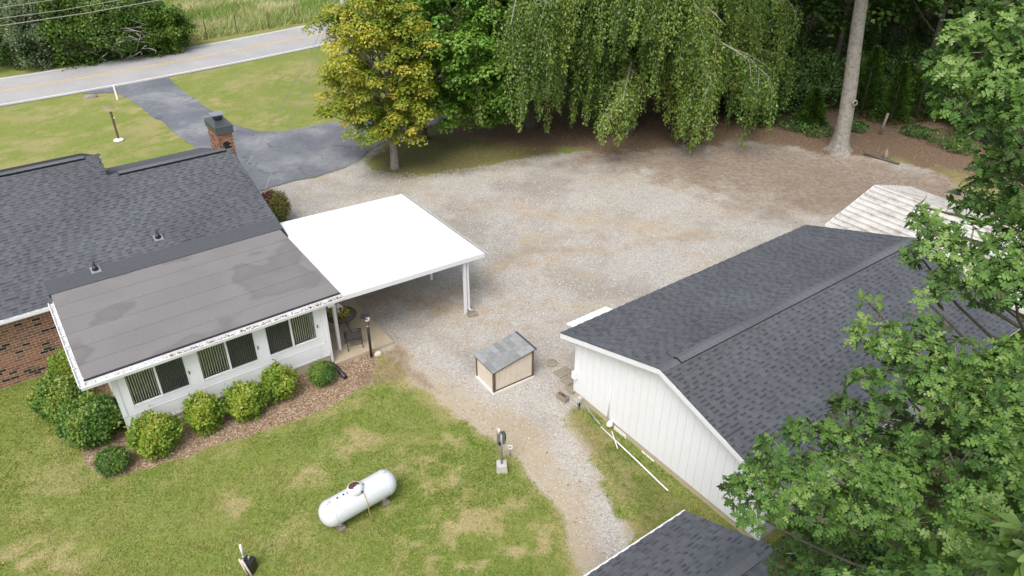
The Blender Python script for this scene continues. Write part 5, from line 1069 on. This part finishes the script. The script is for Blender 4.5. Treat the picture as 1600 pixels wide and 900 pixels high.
# ------------------------------------------------------------------ near oaks on the right
def rosettes(T, D, size, v0, nl=6):
    """T twig tips, D outward directions; nl leaves round each tip"""
    n = len(T); a1 = perp(D, n); a2 = np.cross(D, a1); P_ = []; A_ = []; N_ = []; S_ = []; V_ = []
    for k in range(nl):
        an = 2*math.pi*k/nl+rng.uniform(-.3, .3, n); rad = a1*np.cos(an)[:, None]+a2*np.sin(an)[:, None]; sp_ = rng.uniform(.25, .95, n)[:, None]
        A = nrm(D*(1.05-sp_)+rad*(sp_+.25)+np.array([0, 0, -.12])); N = nrm(D*1.0-A*.2+rdir(n)*.35+np.array([0, 0, .35])); N = nrm(N-A*np.sum(N*A, 1, keepdims=True))
        P_.append(T-D*rng.uniform(0, .09, n)[:, None]+A*.01); A_.append(A); N_.append(N); S_.append(size*rng.uniform(.7, 1.2, n)); V_.append(np.clip(v0+rng.normal(0, .15, n), 0, 1))
    return map(np.concatenate, (P_, A_, N_, S_, V_))
def oak(name, label, base, clumps, tips, size, trunk_top, tr, mat=L_OAK, tmpl=OAK, nl=6, lean=0):
    """clumps: (centre xyz, radius, brightness shift)"""
    o = thing(name, label, 'tree', (base[0], base[1], 0), 0); bs_ = np.array([base[0], base[1], 0]); b = MB(); tt = np.array(trunk_top)-bs_
    b.tube([(0, 0, -.1), (0, 0, .4), tt*.4, tt*.75, tt], [tr*1.6, tr, tr*.85, tr*.6, tr*.3], 12); tw = MB(); T = []; D = []; VV = []
    for c, r, dv in clumps:
        r = r*.86; c = np.array(c)-bs_; f = np.clip((c[2]-1.5)/tt[2]*.8, .3, .95); p0 = tt*f; branch(b, p0, c-[0, 0, r*.3], tr*.22, .015, 6, .05, 6)
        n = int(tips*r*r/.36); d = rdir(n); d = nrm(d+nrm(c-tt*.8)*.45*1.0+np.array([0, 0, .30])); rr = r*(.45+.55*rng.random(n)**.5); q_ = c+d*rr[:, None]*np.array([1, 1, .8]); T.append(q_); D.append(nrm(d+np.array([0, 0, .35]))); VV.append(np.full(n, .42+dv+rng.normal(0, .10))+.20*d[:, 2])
        for i in range(0, n, 6): tw.tube([c-[0, 0, r*.2]+(q_[i]-c)*.15, c+(q_[i]-c)*.6+rng.normal(size=3)*.04, q_[i]], [.016, .010, .004], 4, cap=False)
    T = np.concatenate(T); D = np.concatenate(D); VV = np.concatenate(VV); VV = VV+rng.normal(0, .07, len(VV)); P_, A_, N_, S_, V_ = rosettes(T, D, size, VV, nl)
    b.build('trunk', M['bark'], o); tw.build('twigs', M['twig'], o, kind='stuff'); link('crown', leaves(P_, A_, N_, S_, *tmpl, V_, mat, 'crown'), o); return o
cA = []
def add(lst, L_):
    for q in L_: lst.append((at(q[0], q[1], q[2]), q[3], q[4] if len(q) > 4 else 0))
add(cA, [(1160, 770, 12.6, .36), (1195, 745, 12.4, .42), (1185, 800, 12.5, .35), (1225, 710, 12.3, .45, .05), (1265, 690, 12.2, .45, .08), (1235, 775, 12.2, .5, .05), (1300, 740, 12.2, .5, .05), (1290, 800, 12.2, .5, .05), (1345, 800, 12.0, .5), (1355, 745, 12.0, .55, .06), (1400, 760, 11.8, .55, .08), (1415, 810, 11.9, .5, .02),
         (1330, 655, 12.6, .42, -.03), (1350, 600, 12.8, .34, -.05), (1362, 520, 12.8, .36, .06), (1358, 470, 12.9, .16, .10), (1395, 540, 12.6, .42, .04), (1440, 520, 12.6, .36, .08), (1445, 465, 12.7, .16, .12), (1450, 560, 12.4, .45, .08), (1410, 600, 12.6, .45, .02), (1470, 600, 12.3, .5, .06), (1500, 555, 12.4, .36, 0), (1540, 590, 12.2, .5, .02), (1380, 650, 12.8, .40, -.08),
         (1490, 640, 12.2, .42, 0), (1590, 560, 12.2, .40, -.05), (1590, 620, 12.0, .55, .0), (1540, 650, 12.0, .5, 0), (1310, 690, 12.4, .35, 0), (1500, 720, 12.0, .5, -.05), (1560, 710, 11.6, .55, 0), (1600, 760, 11.2, .5, .05), (1540, 790, 11.0, .45, .12), (1500, 830, 11.2, .42, .08), (1440, 700, 12.6, .5, -.1), (1450, 760, 13, .55, -.12), (1580, 680, 11.8, .5), (1620, 640, 12, .6), (1640, 720, 11.5, .6), (1470, 880, 12.6, .5, -.1), (1560, 860, 11.8, .45, 0),
         (1250, 860, 15.2, .50, -.22), (1230, 892, 15.4, .40, -.2), (1310, 885, 15.6, .5, -.25), (1390, 700, 13.4, .45, -.25), (1420, 680, 13.6, .4, -.3), (1340, 690, 13.6, .35, -.28), (1480, 690, 13.4, .5, -.28), (1270, 930, 14.3, .6, -.2), (1600, 820, 12.4, .6, -.1), (1420, 860, 15.5, .5, -.25),
         (1350, 960, 9.5, .7), (1450, 970, 9.3, .8), (1560, 980, 9, .8), (1660, 930, 9, .8), (1720, 830, 10, .9), (1750, 700, 11, .9), (1500, 1080, 8.6, .9), (1640, 1100, 8.4, .9), (1780, 980, 8.8, .9), (1720, 560, 12, .8), (1380, 1080, 9.4, .7), (1820, 820, 10.5, .9)])  # crown clumps out of view; those below the frame added to shade the understory
oak('oak_tree', 'near oak with lobed leaves filling the lower right corner over the barn', (9.6, 8.6), cA, 44, .20, (9.0, 9.0, 8.8), .17)
cB = []
add(cB, [(1465, 100, 13.4, .36, .10), (1500, 60, 13.4, .40, .10), (1500, 115, 13.3, .5, .08), (1545, 70, 13.2, .5, .08), (1590, 40, 13.2, .5, .05), (1550, 130, 13.0, .5, .08), (1600, 110, 13, .55, .06), (1500, 165, 13.2, .42, .06), (1550, 190, 13.2, .5, .0), (1600, 190, 13, .55, .0), (1525, 8, 13.5, .15, .25), (1540, 30, 13.5, .22, .12), (1590, -20, 13.4, .5), (1475, 145, 13.4, .25, .05),
         (1560, 250, 13.6, .5, -.08), (1600, 270, 13.4, .55, -.05), (1545, 300, 13.8, .42, -.08), (1590, 330, 13.6, .5, -.06), (1510, 310, 14.0, .28, .02), (1450, 350, 13.0, .32, .05), (1432, 318, 13.0, .13, .1), (1475, 390, 12.9, .42, 0), (1445, 400, 12.9, .3, 0), (1520, 370, 13.0, .42, -.02), (1530, 420, 12.8, .48, .04), (1480, 445, 12.9, .36, -.02), (1570, 400, 12.9, .45, 0), (1590, 440, 12.6, .5, .03), (1550, 455, 12.9, .33, 0), (1620, 380, 13, .5), (1630, 460, 12.6, .5), (1650, 250, 13, .7), (1660, 120, 13, .7), (1660, 340, 13, .7)])
for i in range(26):
    p = np.array([12.6, 12.6, 12.5])+rdir(1)[0]*[3.0, 3.0, 3.6]*rng.uniform(.6, 1)
    if p[0] > 10.8 or p[1] < 9.5 and p[0] > 9.6: cB.append((p, .7, -.05))
oak('oak_tree', 'near oak with bright lobed leaves at the upper right edge', (14.2, 12.0), cB, 44, .20, (13.0, 12.4, 13), .3)
for i, (x, y, w_, h, l) in enumerate(((7.6, 9.6, 2.6, 1.8, 'left'), (9.6, 11.2, 2.8, 2.0, 'far'), (8.4, 7.6, 2.6, 1.9, 'near'), (10.6, 9.0, 3.0, 2.4, 'right'), (12.4, 11.0, 3.0, 2.4, 'far right'), (11.0, 13.2, 2.8, 2.0, 'barn side'), (6.9, 12.2, 1.8, 1.0, 'gap between the two roofs'), (*G(1290, 858)[:2], 1.9, .8, 'beside the barn corner'), (*G(1350, 845)[:2], 2.2, 1.0, 'along the barn side wall'), (*G(1420, 800)[:2], 2.4, 1.1, 'farther along the barn side wall'), (*G(1490, 740)[:2], 2.6, 1.2, 'by the wall middle'))):
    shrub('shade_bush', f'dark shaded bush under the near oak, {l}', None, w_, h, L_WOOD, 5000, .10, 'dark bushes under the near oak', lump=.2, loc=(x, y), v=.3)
cC = []; add(cC, [(1590, 850, 6.6, .20, .1), (1560, 885, 6.8, .16, .1), (1610, 900, 6.5, .28, 0), (1640, 860, 6.4, .3, 0), (1575, 822, 6.7, .10, .2)])
oak('chestnut_tree', 'chestnut with long toothed leaves in the bottom right corner', (8.2, 3.2), cC, 60, .17, (6.2, 4.6, 12.0), .12, L_CHEST, CHEST, 5)

# ------------------------------------------------------------------ scatter: grass, pebbles, fallen leaves
def scat(n, x0, x1, y0, y1): return np.column_stack([rng.uniform(x0, x1, n), rng.uniform(y0, y1, n)])
Pg = scat(1300000, -26, 9, 7.5, 30); keep = np.abs(Pg[:, 0]) < Pg[:, 1]*.80+6; Pg = Pg[keep]; dens = np.clip(1.25-Pg[:, 1]/32, .25, 1); Pg = Pg[rng.random(len(Pg)) < dens*.75]
gr_, mu_, li2, dr_, st_, fi2, sg_ = masks(Pg); f1 = fbm(Pg[:, 0]*3, Pg[:, 1]*3, 31, 3)
ok = (gr_ < .35+.3*rng.random(len(Pg))) & (mu_ < .4) & (rng.random(len(Pg)) > dr_*.66+.2*(fbm(Pg[:, 0]*2.2, Pg[:, 1]*2.2, 77, 3) < .42))
hin = np.array(HI); hl2 = Pg@hin[:2, :2].T+hin[:2, 3]; ok &= ~((hl2[:, 1] > -.02) & (hl2[:, 0] > -.02) & (hl2[:, 0] < 9.5)); ok &= ~((hl2[:, 1] > 5.35) & (hl2[:, 0] < 8))
bi_ = np.array(BI); bl2 = Pg@bi_[:2, :2].T+bi_[:2, 3]; ok &= ~((bl2[:, 0] > -.02) & (bl2[:, 1] < .02) & (bl2[:, 1] > -BW-.02))
Pg, dr_, f1, yy = Pg[ok], dr_[ok], f1[ok], Pg[ok][:, 1]; n = len(Pg); P3 = np.column_stack([Pg, np.full(n, -.01)])
A = nrm(rdir(n)*[1, 1, .2]+[0, 0, .75]); N = perp(A, n); hgt = rng.uniform(.03, .062, n)*(.7+.7*f1)*(1+yy/60)
BL = ([(0, .16, 0), (0, -.16, 0), (1, 0, 0)], [(0, 1, 2)])
gv = np.clip(.44+.5*(f1-.5)+1.1*(fbm(Pg[:, 0]*.22, Pg[:, 1]*.22, 91, 3)-.5)+dr_*.45+rng.normal(0, .12, n), 0, 1)
lg = leafmat('lawn_grass', [(0, (.07, .13, .018)), (.35, (.15, .235, .035)), (.65, (.26, .30, .065)), (1, (.48, .40, .20))], .25, .6, .2)
tag(link('grass', leaves(P3, A, N, hgt, *BL, gv, lg, 'grass')), 'short mown grass blades of the lawn', 'grass', kind='stuff')
# meadow grass
Pm = scat(150000, -46, 0, 60, 108); Pm = Pm[sdf(Pm, field_poly) > .3]; Pm = Pm[(Pm[:, 0] > -Pm[:, 1]*.72)]; rp = (Pm-cen[0])@nr; Pm = Pm[:60000]; n = len(Pm); P3 = np.column_stack([Pm, np.zeros(n)]); A = nrm(rdir(n)*[1, 1, .2]+[.25, 0, 1.3]); f1 = fbm(Pm[:, 0]*.25, Pm[:, 1]*.25, 41, 4)
gv = np.clip((f1-.35)*2.2+rng.normal(0, .2, n), 0, 1)
tag(link('meadow_grass', leaves(P3, A, perp(A, n), rng.uniform(.5, 1.1, n), [(0, .05, 0), (0, -.05, 0), (1, 0, 0)], [(0, 1, 2)], gv, leafmat('meadow', [(0, (.26, .36, .10)), (.3, (.48, .48, .24)), (1, (.74, .67, .47))], .3, .7, .1), 'meadow_grass')), 'tall dry meadow grass beyond the road', 'grass', kind='stuff')
# pebbles
Pp = scat(120000, -14, 20, 8, 44); Pp = Pp[(np.abs(Pp[:, 0]-1) < Pp[:, 1]*.6+4)]; g_, m_, l_, d_, s_2, f_, sg_ = masks(Pp); Pp = Pp[(g_ > .55) & (l_ < .25) & (m_ < .5) & (rng.random(len(Pp)) > s_2*.6)]
hl2 = Pp@hin[:2, :2].T+hin[:2, 3]; bl2 = Pp@bi_[:2, :2].T+bi_[:2, 3]; Pp = Pp[~((hl2[:, 1] > -1.2) & (hl2[:, 0] < 9.4)) & ~((bl2[:, 0] > 0) & (bl2[:, 1] < 0))][:34000]
n = len(Pp); OCT = ([(1, 0, .1), (0, 1, .0), (-1, 0, .1), (0, -1, 0), (.1, .1, .75)], [(0, 1, 4), (1, 2, 4), (2, 3, 4), (3, 0, 4)]); Nz = nrm(rdir(n)*.3+[0, 0, 1]); 
tag(link('pebbles', leaves(np.column_stack([Pp, np.full(n, -.005)]), perp(Nz, n), Nz, rng.uniform(.012, .034, n)*rng.uniform(.7, 1.2, n), *OCT, rng.random(n), vmat('pebble', [(0, (.24, .23, .215)), (.2, (.37, .36, .345)), (.8, (.47, .46, .445)), (1, (.60, .59, .57))], .9, .1, 30, 0), 'pebbles')), 'loose pale limestone pebbles of the gravel yard', 'gravel', kind='stuff')
# fallen leaves
Pl = scat(85000, -16, 34, 8, 50); f2 = fbm(Pl[:, 0]*.55, Pl[:, 1]*.55, 51, 4); g_, m_, l_, d_, s_2, f_, sg_ = masks(Pl); pr = np.clip((f2-.50)*3.0, .02, 1)*(.30*g_+.04)+.25*s_2+.45*m_+.8*l_
hl2 = Pl@hin[:2, :2].T+hin[:2, 3]; bl2 = Pl@bi_[:2, :2].T+bi_[:2, 3]; Pl = Pl[(rng.random(len(Pl)) < pr*.8) & ~((hl2[:, 1] > -.05) & (hl2[:, 0] < 9.4)) & ~((bl2[:, 0] > 0) & (bl2[:, 1] < 0))]
n = len(Pl); Nz = nrm(rdir(n)*.5+[0, 0, 1]); tag(link('fallen_leaves', leaves(np.column_stack([Pl, np.full(n, .012)]), perp(Nz, n), Nz, rng.uniform(.03, .075, n), *WIDE, rng.random(n), vmat('fallen_leaf', [(0, (.12, .07, .045)), (.4, (.27, .17, .09)), (.75, (.42, .29, .15)), (1, (.55, .42, .26))], .8, .1, 20, 0), 'fallen_leaves')), 'dry fallen leaves scattered on gravel and mulch', 'leaves', kind='stuff')
